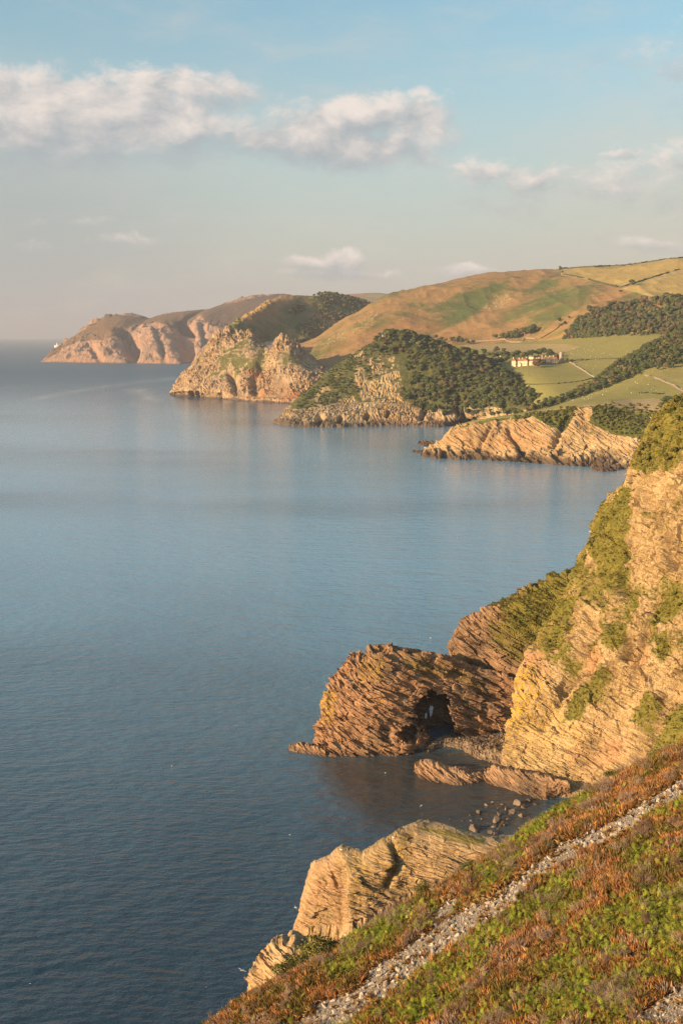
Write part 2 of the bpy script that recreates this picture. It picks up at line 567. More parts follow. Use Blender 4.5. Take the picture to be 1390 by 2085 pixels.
M_arch = rock_mat('arch_rock_stone', 0.8, FR_ARCH, (.050, .031, .020), (.22, .14, .082), (.42, .30, .18), wet_top=2.2, bump=1.0, grass=((.065, .055, .012), (.14, .11, .022), (.19, .115, .045)), soft=.18)
M_ridge = rock_mat('ridge_stone', 0.8, FR_ARCH, (.045, .027, .018), (.20, .125, .072), (.38, .265, .155), wet_top=2.2, grass=((.065, .055, .012), (.15, .125, .022), (.21, .13, .045)), soft=.18)
M_cliff = rock_mat('cliff_stone', 0.75, FR_CLIFF, (.065, .040, .022), (.29, .195, .092), (.56, .43, .24), rust=(.34, .17, .09), wet_top=2.0, grass=((.065, .060, .012), (.15, .125, .022), (.22, .15, .05)), soft=.16)
M_crag = rock_mat('crag_stone', 0.24, FR_CRAG, (.055, .036, .02), (.29, .20, .11), (.54, .42, .27), wet_top=1.0, grass=((.08, .07, .02), (.17, .135, .035), (.24, .17, .06)), soft=.15)
M_crock = rock_mat('slab_stone', 2.2, FR_CROCK, (.10, .055, .038), (.33, .215, .108), (.54, .41, .235), rust=(.36, .18, .085), wet_top=12.0, gloom=.85)
M_duty = rock_mat('headland_stone', 3.2, FR_STEEP, (.13, .085, .05), (.31, .215, .12), (.50, .385, .215), wet_top=13.0, gloom=.75, bump=.45,
                  grass=((.034, .040, .012), (.075, .075, .020), (.14, .11, .036)), soft=.14)
M_castle = rock_mat('pinnacle_stone', 3.4, FR_STEEP, (.10, .068, .045), (.30, .205, .125), (.52, .40, .26), wet_top=6.0, gloom=.8,
                    grass=((.06, .062, .02), (.12, .11, .032), (.17, .13, .045)))
M_fore = rock_mat('distant_stone', 12.0, FR_STEEP, (.19, .115, .085), (.34, .215, .15), (.44, .31, .215), wet_top=9.0, gloom=.5,
                  grass=((.10, .062, .035), (.15, .090, .048), (.20, .105, .06)))
M_moor = land_mat('moor_grass', 3.0)
M_valley = land_mat('valley_grass', 2.4)
M_field = land_mat('clifftop_grass', 1.5)
M_leaf_far = leaf_mat('far_leaves', [(.25, (.026, .036, .013)), (.5, (.056, .068, .020)), (.75, (.110, .102, .028))])
M_leaf_oak = leaf_mat('oak_leaves', [(.25, (.026, .038, .012)), (.5, (.056, .070, .019)), (.75, (.110, .105, .027))])
M_leaf_red = leaf_mat('copper_leaves', [(.25, (.06, .03, .022)), (.5, (.10, .05, .032)), (.75, (.14, .08, .04))])
M_leaf_bush = leaf_mat('bush_leaves', [(.25, (.040, .042, .010)), (.5, (.090, .085, .016)), (.75, (.17, .135, .028))], scale=1.2)
M_leaf_gold = leaf_mat('gorse_leaves', [(.25, (.065, .052, .012)), (.5, (.14, .105, .022)), (.75, (.22, .15, .04))], scale=1.2)
M_bark = flat_mat('bark', (.20, .15, .11), scale=2.0)

# ------------------------------------------------------------------ sea
def build_sea():
    m, t, b = new_mat('sea_water')
    p = world_pos(t)
    cd = t.node('ShaderNodeCameraData')
    # wind patches
    pm = t.vmath('MULTIPLY', p, (0.004, 0.0016, 0.0))
    patch = t.noise(pm, 1.0, 4.0, 0.6)
    slick = t.attr('slick')
    dist = t.vmath('LENGTH', t.vmath('SUBTRACT', p, (0, 0, CAM_H)))
    fade = t.math('DIVIDE', 260.0, t.math('ADD', 120.0, dist), clamp=True)
    pr = t.mapping(p, rot=(0, 0, math.radians(14)), scale=(0.55, 1.0, 1.0))
    w1 = t.noise(pr, 0.075, 3.0, 0.55); w2 = t.noise(pr, 0.30, 4.0, 0.6); w3 = t.noise(p, 1.3, 3.0, 0.6)
    h = t.math('ADD', t.math('MULTIPLY', w1, 2.0), t.math('ADD', t.math('MULTIPLY', w2, 1.1), t.math('MULTIPLY', w3, .22)))
    bp = t.node('ShaderNodeBump'); bp.inputs['Distance'].default_value = 1.7
    st = t.math('MULTIPLY', t.math('MULTIPLY', t.math('ADD', .70, t.math('MULTIPLY', patch, .9)), t.math('SUBTRACT', 1.0, t.math('MULTIPLY', slick, .8))), t.math('ADD', .03, t.math('MULTIPLY', t.math('POWER', fade, 1.18), .74)), clamp=True)
    t.put(bp.inputs['Strength'], st)
    t.put(bp.inputs['Height'], h)
    t.put(b.inputs['Normal'], bp.outputs[0])
    # far off the wave slopes blur together: roughness takes over from the relief
    b.inputs['Specular IOR Level'].default_value = 0.5
    b.inputs['IOR'].default_value = 1.333
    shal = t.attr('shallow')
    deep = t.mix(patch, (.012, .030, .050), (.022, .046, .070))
    # light and shade painted into the water colour: dark inshore, pale mid-bay, darker outside
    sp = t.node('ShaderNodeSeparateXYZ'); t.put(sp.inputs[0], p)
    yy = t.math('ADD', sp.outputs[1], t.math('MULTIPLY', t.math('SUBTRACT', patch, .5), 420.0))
    bank = t.math('MULTIPLY', t.step(yy, 170.0, 820.0), t.step(yy, 3600.0, 1500.0))  # mid-bay band where brighter reflection is painted as paler water
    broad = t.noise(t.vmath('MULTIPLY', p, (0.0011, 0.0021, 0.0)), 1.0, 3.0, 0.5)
    bank = t.math('MULTIPLY', bank, t.step(broad, 0.18, 0.55))  # broad cloud shadow painted as darker patches of water colour
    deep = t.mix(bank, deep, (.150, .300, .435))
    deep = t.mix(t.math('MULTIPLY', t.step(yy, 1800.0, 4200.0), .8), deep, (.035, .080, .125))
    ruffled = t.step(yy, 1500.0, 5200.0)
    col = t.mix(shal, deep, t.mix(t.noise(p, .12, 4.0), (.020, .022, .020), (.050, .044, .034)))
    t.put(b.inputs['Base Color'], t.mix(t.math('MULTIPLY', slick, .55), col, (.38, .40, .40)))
    t.put(b.inputs['Roughness'], t.math('SUBTRACT', t.math('ADD', 0.09, t.math('ADD', t.math('MULTIPLY', t.math('SUBTRACT', 1.0, fade), .04), t.math('MULTIPLY', ruffled, .30))), t.math('MULTIPLY', slick, .10), clamp=True))
    # polar sheet, finest near the camera
    nr, na = 260, 420
    rad = 60.0 * (46000.0 / 60.0) ** np.linspace(0, 1, nr)
    aa = np.linspace(-math.pi, math.pi, na, endpoint=False)
    aa = np.sign(aa) * np.abs(aa / math.pi) ** 1.9 * math.pi      # finest straight ahead
    R_, A_ = np.meshgrid(rad, aa, indexing='ij')
    g = np.stack((np.sin(A_) * R_, np.cos(A_) * R_, np.zeros_like(R_)), -1).reshape(-1, 3)
    g = np.vstack((g, [[0, 0, 0]]))
    pix = to_px(g)
    front = g[:, 1] > 50
    sl = np.maximum.reduce([near_line(pix, [(255, 795), (285, 797), (300, 808), (318, 815)], 4.5),
                            .8 * near_line(pix, [(262, 800), (300, 803), (312, 798)], 3.0),
                            .45 * near_line(pix, [(60, 815), (150, 797), (230, 785), (340, 772), (400, 768)], 3.5),
                            .3 * near_line(pix, [(270, 823), (330, 835), (380, 840)], 4.0)]) * front
    sl *= np.clip(.6 + .8 * fbm(np.c_[pix / 9.0, pix[:, :1] * 0], 3, 5), 0, 1.3)
    sh = in_poly(pix, [(650, 1545), (880, 1515), (1000, 1520), (1130, 1610), (1080, 1690), (960, 1720), (880, 1700), (760, 1680), (690, 1620)], 30) * front * .9
    i = np.arange(nr * na).reshape(nr, na)
    f = np.stack((i[:-1], np.roll(i[:-1], -1, 1), np.roll(i[1:], -1, 1), i[1:]), -1).reshape(-1, 4)
    c = len(g) - 1
    tri = np.stack((np.full(na, c), np.roll(i[0], -1), i[0], i[0]), -1)
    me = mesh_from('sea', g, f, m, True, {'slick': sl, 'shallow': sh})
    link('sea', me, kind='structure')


build_sea()

# ------------------------------------------------------------------ land, farthest first
def under(row, drop=10.0, fwd=6.0):
    """a copy of a waterline, sunk below the sea"""
    r = []
    for c in row:
        w = P(*c) if c[0] != 'w' else np.array(c[1:])
        r.append(('w', w[0], w[1] - fwd, w[2] - drop))
    return r


def back(row, dY, dz):
    r = []
    for c in row:
        w = P(*c) if c[0] != 'w' else np.array(c[1:])
        k = (w[1] + dY) / w[1]
        r.append(('w', w[0] * k, w[1] + dY, max(w[2] + dz, -20)))
    return r


def zeros(g): return np.zeros(g.shape[:2])


# -- the far moor on the skyline
row0 = [(660, 625, 8600), (830, 625, 8600)]
row1 = [(670, 604, 9300), (700, 600, 9300), (735, 598, 9300), (770, 597.5, 9300), (800, 600, 9300), (840, 606, 9300)]
g = loft([row0, row1, back(row1, 1200, -60)], 60, [14, 6])
g = g + grid_normals(g) * (fbm(g / 220.0, 3, 2) * 9)[..., None]
a = {'green': zeros(g) + .35, 'field': in_poly(to_px(g), [(745, 600), (805, 599), (805, 606), (745, 606)], 2) * .8, 'rust': zeros(g) + .3, 'rock': zeros(g)}
sheet_obj('far_hill', g, M_moor, a, kind='structure')

# -- the long headland with the lighthouse
base = [(82, 737), (100, 737.5), (150, 738.5), (250, 740), (330, 741), (400, 742), (470, 742), (640, 742)]
mid1 = [(86, 735.5, 6800), (112, 722, 6830), (150, 706, 6850), (190, 697, 6800), (232, 690, 6720), (262, 700, 6760), (290, 690, 6640), (345, 694, 6560), (372, 705, 6700), (398, 690, 6540), (440, 705, 6480), (640, 715, 6500)]
mid2 = [(88, 734, 6850), (114, 716, 6900), (160, 683, 6950), (200, 664, 6950), (240, 660, 6900), (280, 668, 6900), (310, 664, 6850), (345, 672, 6800), (372, 664, 6950), (400, 652, 6800), (440, 668, 6700), (640, 680, 6700)]
sky = [(90, 733, 6900), (115, 713, 6950), (140, 693, 7000), (165, 673, 7050), (200, 651, 7100), (216, 645, 7100), (238, 641.5, 7100), (264, 641.5, 7100), (284, 645, 7100), (299, 650.5, 7080), (312, 646, 7100), (345, 638, 7150), (402, 634, 7200), (412, 633, 7250),
       (440, 624, 7400), (480, 612, 7500), (520, 605, 7600), (560, 602, 7700), (640, 604, 7800), (720, 612, 7800)]
g = loft([under(base, 20, 20), base, mid1, mid2, sky, back(sky, 900, -30)], 360, [3, 30, 34, 34, 6])
pix = to_px(g)
n = grid_normals(g)
cut = 150 * near_line(pix, [(268, 735), (272, 715), (262, 695), (255, 680)], 9) + 170 * near_line(pix, [(378, 735), (384, 712), (388, 690), (372, 664), (365, 650)], 8) \
    + 60 * near_line(pix, [(335, 735), (330, 700), (318, 672)], 6) + 60 * near_line(pix, [(205, 735), (190, 715)], 7) + 70 * near_line(pix, [(425, 738), (420, 700), (412, 660)], 7)
fade = smoothstep(0, 60, g[..., 2])[..., None]
veg0 = in_poly(pix, [(90, 735), (165, 678), (216, 640), (300, 640), (420, 620), (640, 590), (640, 680), (440, 660), (405, 645), (375, 660), (320, 656), (240, 672), (190, 680), (150, 700)], 14)
g = g + n * (-cut[..., None] * .5 + (fbm(g / 260.0, 5, 31) * 34 + (ridged(g / np.array((90., 90., 260.)), 4, 8) - .5) * 26 + facet(g, FR_STEEP, (60, 70, 70), 33) * 9)[..., None]) * (.25 + .75 * fade) * (1 - .92 * smoothstep(.35, .9, veg0))[..., None]
veg = np.clip(in_poly(pix, [(90, 733), (165, 672), (216, 640), (300, 645), (420, 625), (640, 590), (640, 700), (470, 690), (440, 668), (405, 640), (375, 668), (345, 668), (322, 658), (300, 662), (268, 668), (240, 690), (190, 697), (150, 705)], 7) * .95
              + .3 * in_poly(pix, [(320, 735), (345, 690), (362, 735)], 6), 0, 1) + .05
sheet_obj('distant_hill', g, M_fore, {'veg': veg, 'rust': zeros(g) + .55, 'lich': zeros(g)}, kind='structure')
G_FORE = g

# -- the hill behind the pinnacles, wooded on its right
base = [(430, 735, 3150), (500, 712, 3300), (540, 697, 3450), (600, 694, 3480), (660, 694, 3560), (760, 694, 3620)]
m1 = [(450, 690, 3250), (510, 668, 3420), (560, 650, 3560), (620, 650, 3680), (700, 650, 3780), (800, 655, 3850)]
sky = [(462, 672, 3330), (490, 656, 3450), (520, 638, 3550), (545, 619, 3650), (572, 605, 3750), (600, 602, 3800), (622, 604, 3850), (660, 603, 3930), (700, 608, 4000), (740, 618, 4050), (760, 625, 4080), (830, 650, 4100)]
g = loft([base, m1, sky, back(sky, 500, -40)], 240, [40, 50, 8])
pix = to_px(g)
edge = near_line(pix, [(470, 668), (520, 640), (545, 622)], 8)
g = g + grid_normals(g) * (fbm(g / 120.0, 4, 61) * 13 + edge * ridged(g / 22.0, 3, 4) * 16 + fbm(g / 18.0, 3, 3) * 2.5)[..., None]
a = {'green': .62 + zeros(g) - .6 * near_line(pix, [(500, 650), (545, 625), (590, 605)], 12), 'field': zeros(g), 'rust': .25 * in_poly(pix, [(520, 640), (570, 603), (640, 605), (560, 650)], 10), 'rock': .8 * edge + .15}
sheet_obj('wooded_hill', g, M_moor, a, kind='structure')
G_CLEAVE, PX_CLEAVE = g, pix

# -- the great moorland hill on the right
foot = [(560, 750, 2950), (620, 745, 2930), (700, 745, 2880), (780, 730, 2880), (860, 704, 2920), (940, 699, 2900), (1000, 696, 2880), (1090, 692, 2800), (1180, 677, 2650), (1290, 671, 2480), (1400, 668, 2400), (1560, 668, 2350)]
m1 = [(575, 722, 3080), (640, 703, 3120), (720, 680, 3080), (800, 668, 3050), (880, 664, 3050), (960, 660, 3040), (1040, 655, 3000), (1120, 645, 2900), (1200, 632, 2800), (1300, 618, 2700), (1400, 614, 2650), (1560, 612, 2600)]
m2 = [(585, 714, 3150), (650, 690, 3200), (730, 650, 3220), (800, 630, 3240), (880, 618, 3260), (960, 606, 3280), (1040, 596, 3280), (1120, 588, 3260), (1200, 583, 3150), (1300, 572, 3050), (1400, 562, 3000), (1560, 555, 3000)]
sky = [(598, 708, 3220), (640, 692, 3260), (700, 657, 3320), (760, 624, 3360), (795, 606, 3400), (830, 597, 3450), (900, 581, 3500), (960, 568, 3550), (1040, 555, 3600), (1140, 547, 3650), (1200, 543, 3650), (1260, 540, 3600), (1330, 530, 3550), (1390, 524, 3500), (1560, 505, 3400)]
g = loft([under(foot, 45, 160), foot, m1, m2, sky, back(sky, 900, 10)], 480, [6, 34, 44, 50, 8])
pix = to_px(g)
g = g + grid_normals(g) * (fbm(g / 190.0, 4, 71) * 12 + fbm(g / 26.0, 3, 5) * 2.2 + (ridged(g / np.array((110., 400., 400.)), 3, 12) - .5) * 10)[..., None]
pix = to_px(g)
diag = fbm(np.stack(((pix[..., 0] + 1.9 * pix[..., 1]) / 46.0, (pix[..., 1] - .35 * pix[..., 0]) / 160.0, zeros(g)), -1), 4, 88)
green = .30 + .60 * diag + .5 * in_poly(pix, [(780, 645), (880, 612), (1010, 570), (1060, 560), (1000, 610), (960, 640), (860, 650)], 25) + .35 * in_poly(pix, [(1010, 660), (1100, 570), (1240, 600), (1180, 640), (1090, 660)], 20)
fld = in_poly(pix, [(1141, 549), (1200, 543), (1262, 538), (1560, 500), (1560, 540), (1390, 551), (1300, 575), (1258, 584), (1190, 568), (1142, 560)], 2.0)
fld = np.maximum(fld, in_poly(pix, [(1266, 588), (1300, 577), (1390, 552), (1560, 542), (1560, 600), (1390, 602), (1320, 602)], 2.5))
rust = .75 * in_poly(pix, [(660, 715), (760, 660), (840, 640), (1000, 690), (900, 700), (800, 715)], 22) + .35 * in_poly(pix, [(1060, 640), (1200, 600), (1390, 600), (1280, 625)], 14) + .1
rock = .8 * in_poly(pix, [(640, 705), (720, 665), (760, 640), (770, 655), (700, 690)], 8) + .9 * in_poly(pix, [(985, 625), (1005, 600), (1040, 598), (1045, 612), (1010, 632)], 7)
sheet_obj('moorland_hill', g, M_moor, {'green': green, 'field': fld * 2.9, 'rust': rust * (1 - fld), 'rock': rock}, kind='structure')
G_MOOR, PX_MOOR = g, pix

# -- valley pastures round the big house
far = [(830, 706, 2990), (880, 703, 2950), (940, 700, 2930), (1000, 697, 2910), (1090, 693, 2830), (1180, 678, 2680), (1290, 672, 2510), (1400, 669, 2430), (1560, 668, 2380)]
m1 = [(840, 722, 2760), (960, 716, 2620), (1090, 712, 2540), (1200, 702, 2430), (1300, 694, 2330), (1560, 690, 2200)]
m2 = [(860, 752, 2480), (940, 746, 2420), (1000, 744, 2300), (1080, 744, 2200), (1160, 748, 2150), (1260, 748, 2080), (1560, 740, 1950)]
m3 = [(960, 812, 2250), (1040, 808, 2080), (1085, 806, 1920), (1130, 806, 1820), (1180, 806, 1780), (1560, 800, 1700)]
near = [(1000, 850, 2100), (1060, 846, 1900), (1100, 840, 1720), (1140, 832, 1660), (1200, 828, 1640), (1560, 820, 1600)]
g = loft([near, m3, m2, m1, far], 300, [20, 36, 26, 16])
g = g + grid_normals(g) * (fbm(g / 150.0, 3, 75) * 3)[..., None]
pix = to_px(g)
fld = zeros(g) + .95
fld = np.where(in_poly(pix, [(900, 700), (1000, 700), (1150, 700), (1185, 706), (1130, 722), (1010, 716)], 5) > .5, 1.55, fld)
sheet_obj('valley_field', g, M_valley, {'green': .75 + zeros(g), 'field': fld, 'rust': zeros(g), 'rock': zeros(g)}, kind='structure')
G_VAL, PX_VAL = g, pix

# -- twin rock pinnacles beyond the bay
base = [(345, 801), (358, 804), (380, 807.5), (420, 810), (480, 815), (540, 819), (600, 822), (650, 822), (700, 822)]
c1 = [(350, 797, 2990), (368, 795, 2900), (420, 796, 2830), (480, 800, 2760), (540, 803, 2690), (600, 806, 2650), (650, 806, 2650), (700, 808, 2650)]
c2 = [(356, 790, 3010), (385, 768, 2950), (430, 764, 2890), (480, 766, 2850), (530, 765, 2810), (570, 752, 2740), (610, 755, 2710), (650, 768, 2710), (700, 790, 2700)]
c3 = [(360, 781, 3030), (398, 740, 3000), (432, 718, 2970), (470, 712, 2950), (510, 716, 2930), (538, 730, 2900), (566, 722, 2800), (590, 722, 2790), (625, 740, 2790), (660, 757, 2780), (710, 785, 2750)]
sky = [(363, 777, 3040), (381, 754, 3040), (401, 726, 3040), (425, 697, 3040), (440, 681, 3040), (450, 673, 3040), (458, 668, 3040), (465, 661, 3035), (472, 668, 3035), (482, 670, 3035), (492, 671, 3035), (500, 676, 3030), (507, 668, 3030), (512, 676, 3030),
       (520, 692, 3030), (535, 702, 3020), (548, 714, 2990), (555, 717, 2930), (561, 704, 2880), (567, 691, 2860), (576, 685, 2860), (584, 689, 2860), (592, 696, 2865), (606, 705, 2870), (622, 715, 2870), (640, 732, 2870), (660, 744, 2860), (690, 756, 2840), (720, 780, 2800)]
g = loft([under(base, 12, 8), base, c1, c2, c3, sky, back(sky, 60, -35), back(sky, 160, -140)], 420, [3, 24, 40, 40, 42, 8, 8], smooth_rows=False)
pix = to_px(g); n = grid_normals(g)
dpt = -50 * near_line(pix, [(474, 805), (478, 780), (468, 760)], 6) - 40 * near_line(pix, [(520, 805), (516, 770), (530, 745)], 8)
caves = -40 * near_line(pix, [(390, 806), (389, 798)], 3.2) - 40 * near_line(pix, [(402, 807), (402, 799)], 3) - 25 * near_line(pix, [(447, 811), (446, 805)], 3)
rk = smoothstep(-.1, .45, fbm(g / 45.0, 4, 91) + .5 * near_line(pix, [(440, 690), (465, 665), (505, 672), (525, 700)], 14) + .6 * near_line(pix, [(560, 715), (577, 688), (610, 710)], 16) + .35 * smoothstep(735, 765, pix[..., 1]))
disp = dpt * .4 + fbm(g / 70.0, 4, 92) * 8 + rk * (facet(g, FR_STEEP, (9, 14, 14), 89) * 3.2 + facet(g, FR_STEEP, (4, 7, 7), 90) * 1.6 + ridged(g / 14.0, 4, 94) * 3 - 1.5) + strata(g, FR_STEEP, 2.6, 7.0, 95) * 1.8 * rk
top = near_line(pix, [(440, 683), (458, 668), (466, 662), (500, 674), (510, 672)], 9) + near_line(pix, [(563, 698), (577, 686), (592, 697), (620, 716)], 8)
disp = disp * (.45 + .55 * smoothstep(0, 25, g[..., 2])) + caves
dz = top * (strata(g, frame_from((1, .1, .1)), 7.0, 14.0, 97, 2.5) * 11 - 2)
g = g + n * disp[..., None]; g[..., 2] += dz
shore = smoothstep(12, 3, g[..., 2]) * smoothstep(455, 500, pix[..., 0])
g = g + n * (shore * (ridged(g / 12.0, 3, 98) * 9))[..., None]
veg = (1 - rk) * .75 * smoothstep(790, 755, pix[..., 1]) + (.35 * in_poly(pix, [(470, 757), (490, 735), (545, 735), (520, 755), (490, 762)], 6) + .22 * in_poly(pix, [(400, 770), (440, 720), (520, 700), (550, 730), (470, 770)], 12)) * smoothstep(-.3, .3, fbm(g / 18.0, 4, 99))
veg = veg * (.55 + .45 * smoothstep(-.2, .35, fbm(g / 10.0, 4, 100)))
rust = .8 * in_poly(pix, [(500, 810), (505, 750), (530, 740), (545, 775), (640, 800), (640, 825)], 9) + .25
sheet_obj('pinnacle_terrain', g, M_castle, {'veg': veg, 'rust': rust, 'lich': .15 + zeros(g)}, smooth=False, kind='structure')
G_CAS, PX_CAS = g, to_px(g)

# -- the rounded headland with the oak wood
base = [(560, 861), (575, 865), (620, 868.5), (680, 869), (760, 867), (850, 868), (900, 868.5), (945, 862), (975, 852, 1950), (1120, 846, 1850)]
c1 = [(566, 851, 2040), (590, 846, 2010), (640, 848, 1990), (700, 848, 1985), (770, 842, 1990), (840, 848, 1985), (900, 857, 1975), (948, 852, 1975), (985, 842, 1930), (1120, 836, 1840)]
c2 = [(570, 844, 2070), (596, 828, 2070), (640, 826, 2050), (700, 818, 2060), (770, 806, 2070), (830, 818, 2040), (890, 830, 2000), (950, 836, 1980), (1000, 826, 1930), (1125, 826, 1850)]
c3 = [(578, 836, 2100), (610, 806, 2110), (660, 790, 2120), (720, 765, 2140), (780, 745, 2160), (840, 752, 2130), (900, 765, 2080), (960, 785, 2040), (1030, 800, 1950), (1130, 822, 1860)]
sky = [(582, 832, 2120), (605, 813, 2130), (640, 784, 2150), (670, 754, 2180), (700, 733, 2210), (740, 710, 2240), (768, 694, 2260), (795, 682, 2270), (815, 679, 2270), (840, 682, 2270), (880, 697, 2260), (920, 713, 2240), (960, 727, 2220), (1000, 748, 2180), (1040, 771, 2130), (1080, 800, 2050), (1110, 822, 1980), (1140, 835, 1920)]
g = loft([under(base, 8, 6), base, c1, c2, c3, sky, back(sky, 140, -25), back(sky, 420, -120)], 440, [3, 22, 26, 40, 44, 8, 8])
pix = to_px(g); n = grid_normals(g)
wood = in_poly(pix, [(768, 690), (815, 668), (880, 690), (960, 716), (1040, 760), (1120, 815), (1120, 850), (945, 858), (885, 842), (832, 828), (812, 806), (834, 770), (818, 738), (790, 724), (752, 716)], 5)
face = np.maximum.reduce([in_poly(pix, q_, 5) for q_ in ([(748, 735), (768, 722), (800, 726), (812, 765), (800, 772), (785, 752), (762, 750)], [(726, 788), (745, 776), (756, 804), (740, 812)], [(766, 766), (785, 756), (812, 765), (822, 805), (800, 818), (772, 795)],
                                                         [(760, 846), (790, 815), (824, 796), (846, 836), (800, 862)], [(745, 735), (790, 745), (800, 812), (770, 840), (752, 800), (758, 765)], [(720, 722), (738, 716), (742, 734), (724, 736)], [(726, 746), (740, 756), (738, 792), (724, 782)], [(640, 800), (668, 788), (672, 808), (646, 816)], [(690, 815), (716, 800), (724, 822), (700, 830)])])
face = face * smoothstep(-.12, .22, fbm(g / np.array((16., 16., 26.)), 4, 19) + .10)
low = smoothstep(818, 838, pix[..., 1] + 16 * fbm(g / 34.0, 4, 14))
rk = np.clip(np.maximum(low, face) + .2 * fbm(g / 40.0, 3, 12) * low, 0, 1) * (1 - wood * (1 - low))
disp = fbm(g / 90.0, 4, 101) * 10 * (1 - low * .5) + rk * (facet(g, FR_STEEP, (10, 18, 18), 108) * 1.5 + facet(g, FR_STEEP, (3.5, 7, 7), 109) * .4 + ridged(g / 16.0, 3, 103) * 1.2 - .8 + strata(g, FR_STEEP, 2.2, 8, 104) * 1.4) + (1 - rk) * fbm(g / 9.0, 3, 105) * 1.5
caves = 0
for (x, y0, w) in ((648, 860, 9), (690, 861, 5), (745, 853, 6), (787, 848, 4)):
    caves = caves - 30 * near_line(pix, [(x, y0), (x + 4, y0 - 9)], w * .6)
gul = -16 * near_line(pix, [(858, 850), (865, 830), (850, 815)], 4) - 24 * near_line(pix, [(945, 862), (935, 835), (930, 810)], 6)
g = g + n * (disp * (.5 + .5 * smoothstep(0, 12, g[..., 2])) + caves + gul)[..., None]
shore = smoothstep(9, 2, g[..., 2])
g = g + n * (shore * ridged(g / 9.0, 3, 106) * 6)[..., None]
veg = np.clip(.86 - rk * .95 + .22 * fbm(g / 13.0, 4, 107) - .2 * in_poly(pix, [(560, 870), (640, 780), (720, 720), (810, 715), (835, 830), (800, 870)], 10), 0, 1)
veg = np.where(g[..., 2] < 9, 0, veg)
sheet_obj('headland_hill', g, M_duty, {'veg': veg, 'rust': .35 * in_poly(pix, [(760, 870), (770, 810), (900, 850), (940, 868)], 10) + .1, 'lich': .35 * face}, smooth=False, kind='structure')
G_DUTY, PX_DUTY = g, pix
WOOD_DUTY = wood; VEG_DUTY = veg

# -- slab cliff with its pasture and the wooded ridge behind it
base = [(858, 927), (880, 931), (920, 934), (960, 936), (1010, 938), (1060, 941), (1120, 946), (1180, 950), (1240, 953), (1300, 956), (1420, 962)]
plat = [(866, 921, 1488), (888, 918, 1475), (930, 921, 1450), (980, 924, 1430), (1060, 929, 1400), (1130, 930, 1385), (1200, 934, 1370), (1260, 932, 1360), (1310, 928, 1350), (1420, 930, 1330)]
cf = [(876, 912, 1490), (905, 905, 1475), (950, 911, 1455), (1000, 915, 1440), (1070, 918, 1425), (1130, 917, 1415), (1200, 916, 1400), (1260, 908, 1390), (1320, 900, 1380), (1420, 895, 1360)]
cm = [(893, 900, 1495), (915, 882, 1485), (960, 878, 1468), (1010, 878, 1458), (1070, 874, 1450), (1130, 868, 1440), (1200, 862, 1432), (1260, 862, 1425), (1330, 866, 1410), (1420, 868, 1390)]
ct = [(905, 889, 1500), (925, 869, 1496), (950, 861, 1490), (1000, 854, 1482), (1060, 848, 1478), (1120, 840, 1470), (1160, 832, 1465), (1200, 829, 1460), (1240, 828, 1458), (1290, 836, 1450), (1340, 838, 1440), (1420, 840, 1420)]
f1 = [(912, 884, 1510), (935, 864, 1512), (975, 855, 1515), (1040, 845, 1530), (1110, 833, 1550), (1180, 817, 1570), (1250, 808, 1590), (1320, 800, 1600), (1420, 788, 1580)]
f2 = [(925, 878, 1540), (960, 860, 1560), (1020, 849, 1590), (1090, 836, 1620), (1150, 820, 1660), (1210, 800, 1700), (1270, 778, 1730), (1325, 762, 1740), (1390, 756, 1740), (1480, 752, 1720)]
w1 = [(940, 880, 1580), (980, 864, 1600), (1040, 850, 1640), (1100, 832, 1680), (1160, 812, 1720), (1215, 782, 1780), (1270, 748, 1850), (1320, 722, 1900), (1390, 700, 1930), (1480, 680, 1920)]
w2 = [(950, 884, 1600), (990, 868, 1630), (1050, 852, 1680), (1105, 832, 1720), (1165, 808, 1780), (1215, 778, 1850), (1260, 744, 1930), (1310, 714, 2000), (1345, 696, 2040), (1390, 672, 2070), (1480, 642, 2080)]
g = loft([under(base, 7, 5), base, plat, cf, cm, ct, f1, f2, w1, w2, back(w2, 120, -30), back(w2, 350, -110)], 460, [3, 16, 20, 40, 44, 12, 26, 22, 14, 5, 5])
pix = to_px(g); n = grid_normals(g)
nrow_ct = 3 + 16 + 20 + 40 + 44
v = np.arange(g.shape[0])[:, None] + zeros(g)
cl = smoothstep(nrow_ct + 3, nrow_ct - 6, v)                                  # 1 on the cliff, 0 on the pasture
toe = smoothstep(8.5, 4.5, g[..., 2])
scrub = np.maximum(in_poly(pix, [(1205, 835), (1240, 815), (1340, 830), (1420, 830), (1420, 900), (1330, 905), (1290, 890), (1250, 880), (1205, 860)], 8),
                   in_poly(pix, [(1090, 838), (1172, 828), (1165, 850), (1150, 875), (1120, 868), (1085, 852)], 7))
scrub = np.maximum(scrub, .9 * in_poly(pix, [(1040, 848), (1120, 836), (1110, 850), (1050, 858)], 5))
disp = cl * (fbm(g / 60.0, 3, 121) * 9 + (1 - .7 * scrub) * (facet(g, FR_CROCK, (6.0, 34.0, 24.0), 119) * 1.7 + facet(g, FR_CROCK, (2.4, 13.0, 9.0), 118) * .8 + strata(g, FR_CROCK, 2.2, 22.0, 123, 3.0, .3) * .8 + ridged(g / 9.0, 3, 124) * 1.2) - .8)
disp = disp + toe * (strata(g, FR_CROCK, 3.2, 11.0, 125, 2.5) * 4.5 + ridged(g / 13.0, 3, 126) * 3.5 - 2.0)
disp = disp - 9 * near_line(pix, [(1065, 925), (1052, 905), (1035, 880)], 5) * cl - 5 * near_line(pix, [(975, 915), (985, 895), (1000, 868)], 5) * cl - 7 * near_line(pix, [(1128, 915), (1140, 880), (1155, 850)], 6) * cl
disp = disp + (1 - cl) * fbm(g / 40.0, 3, 127) * 1.2 + scrub * cl * fbm(g / 6.0, 3, 128) * 2.5
g = g + n * disp[..., None]
pixd = to_px(g)
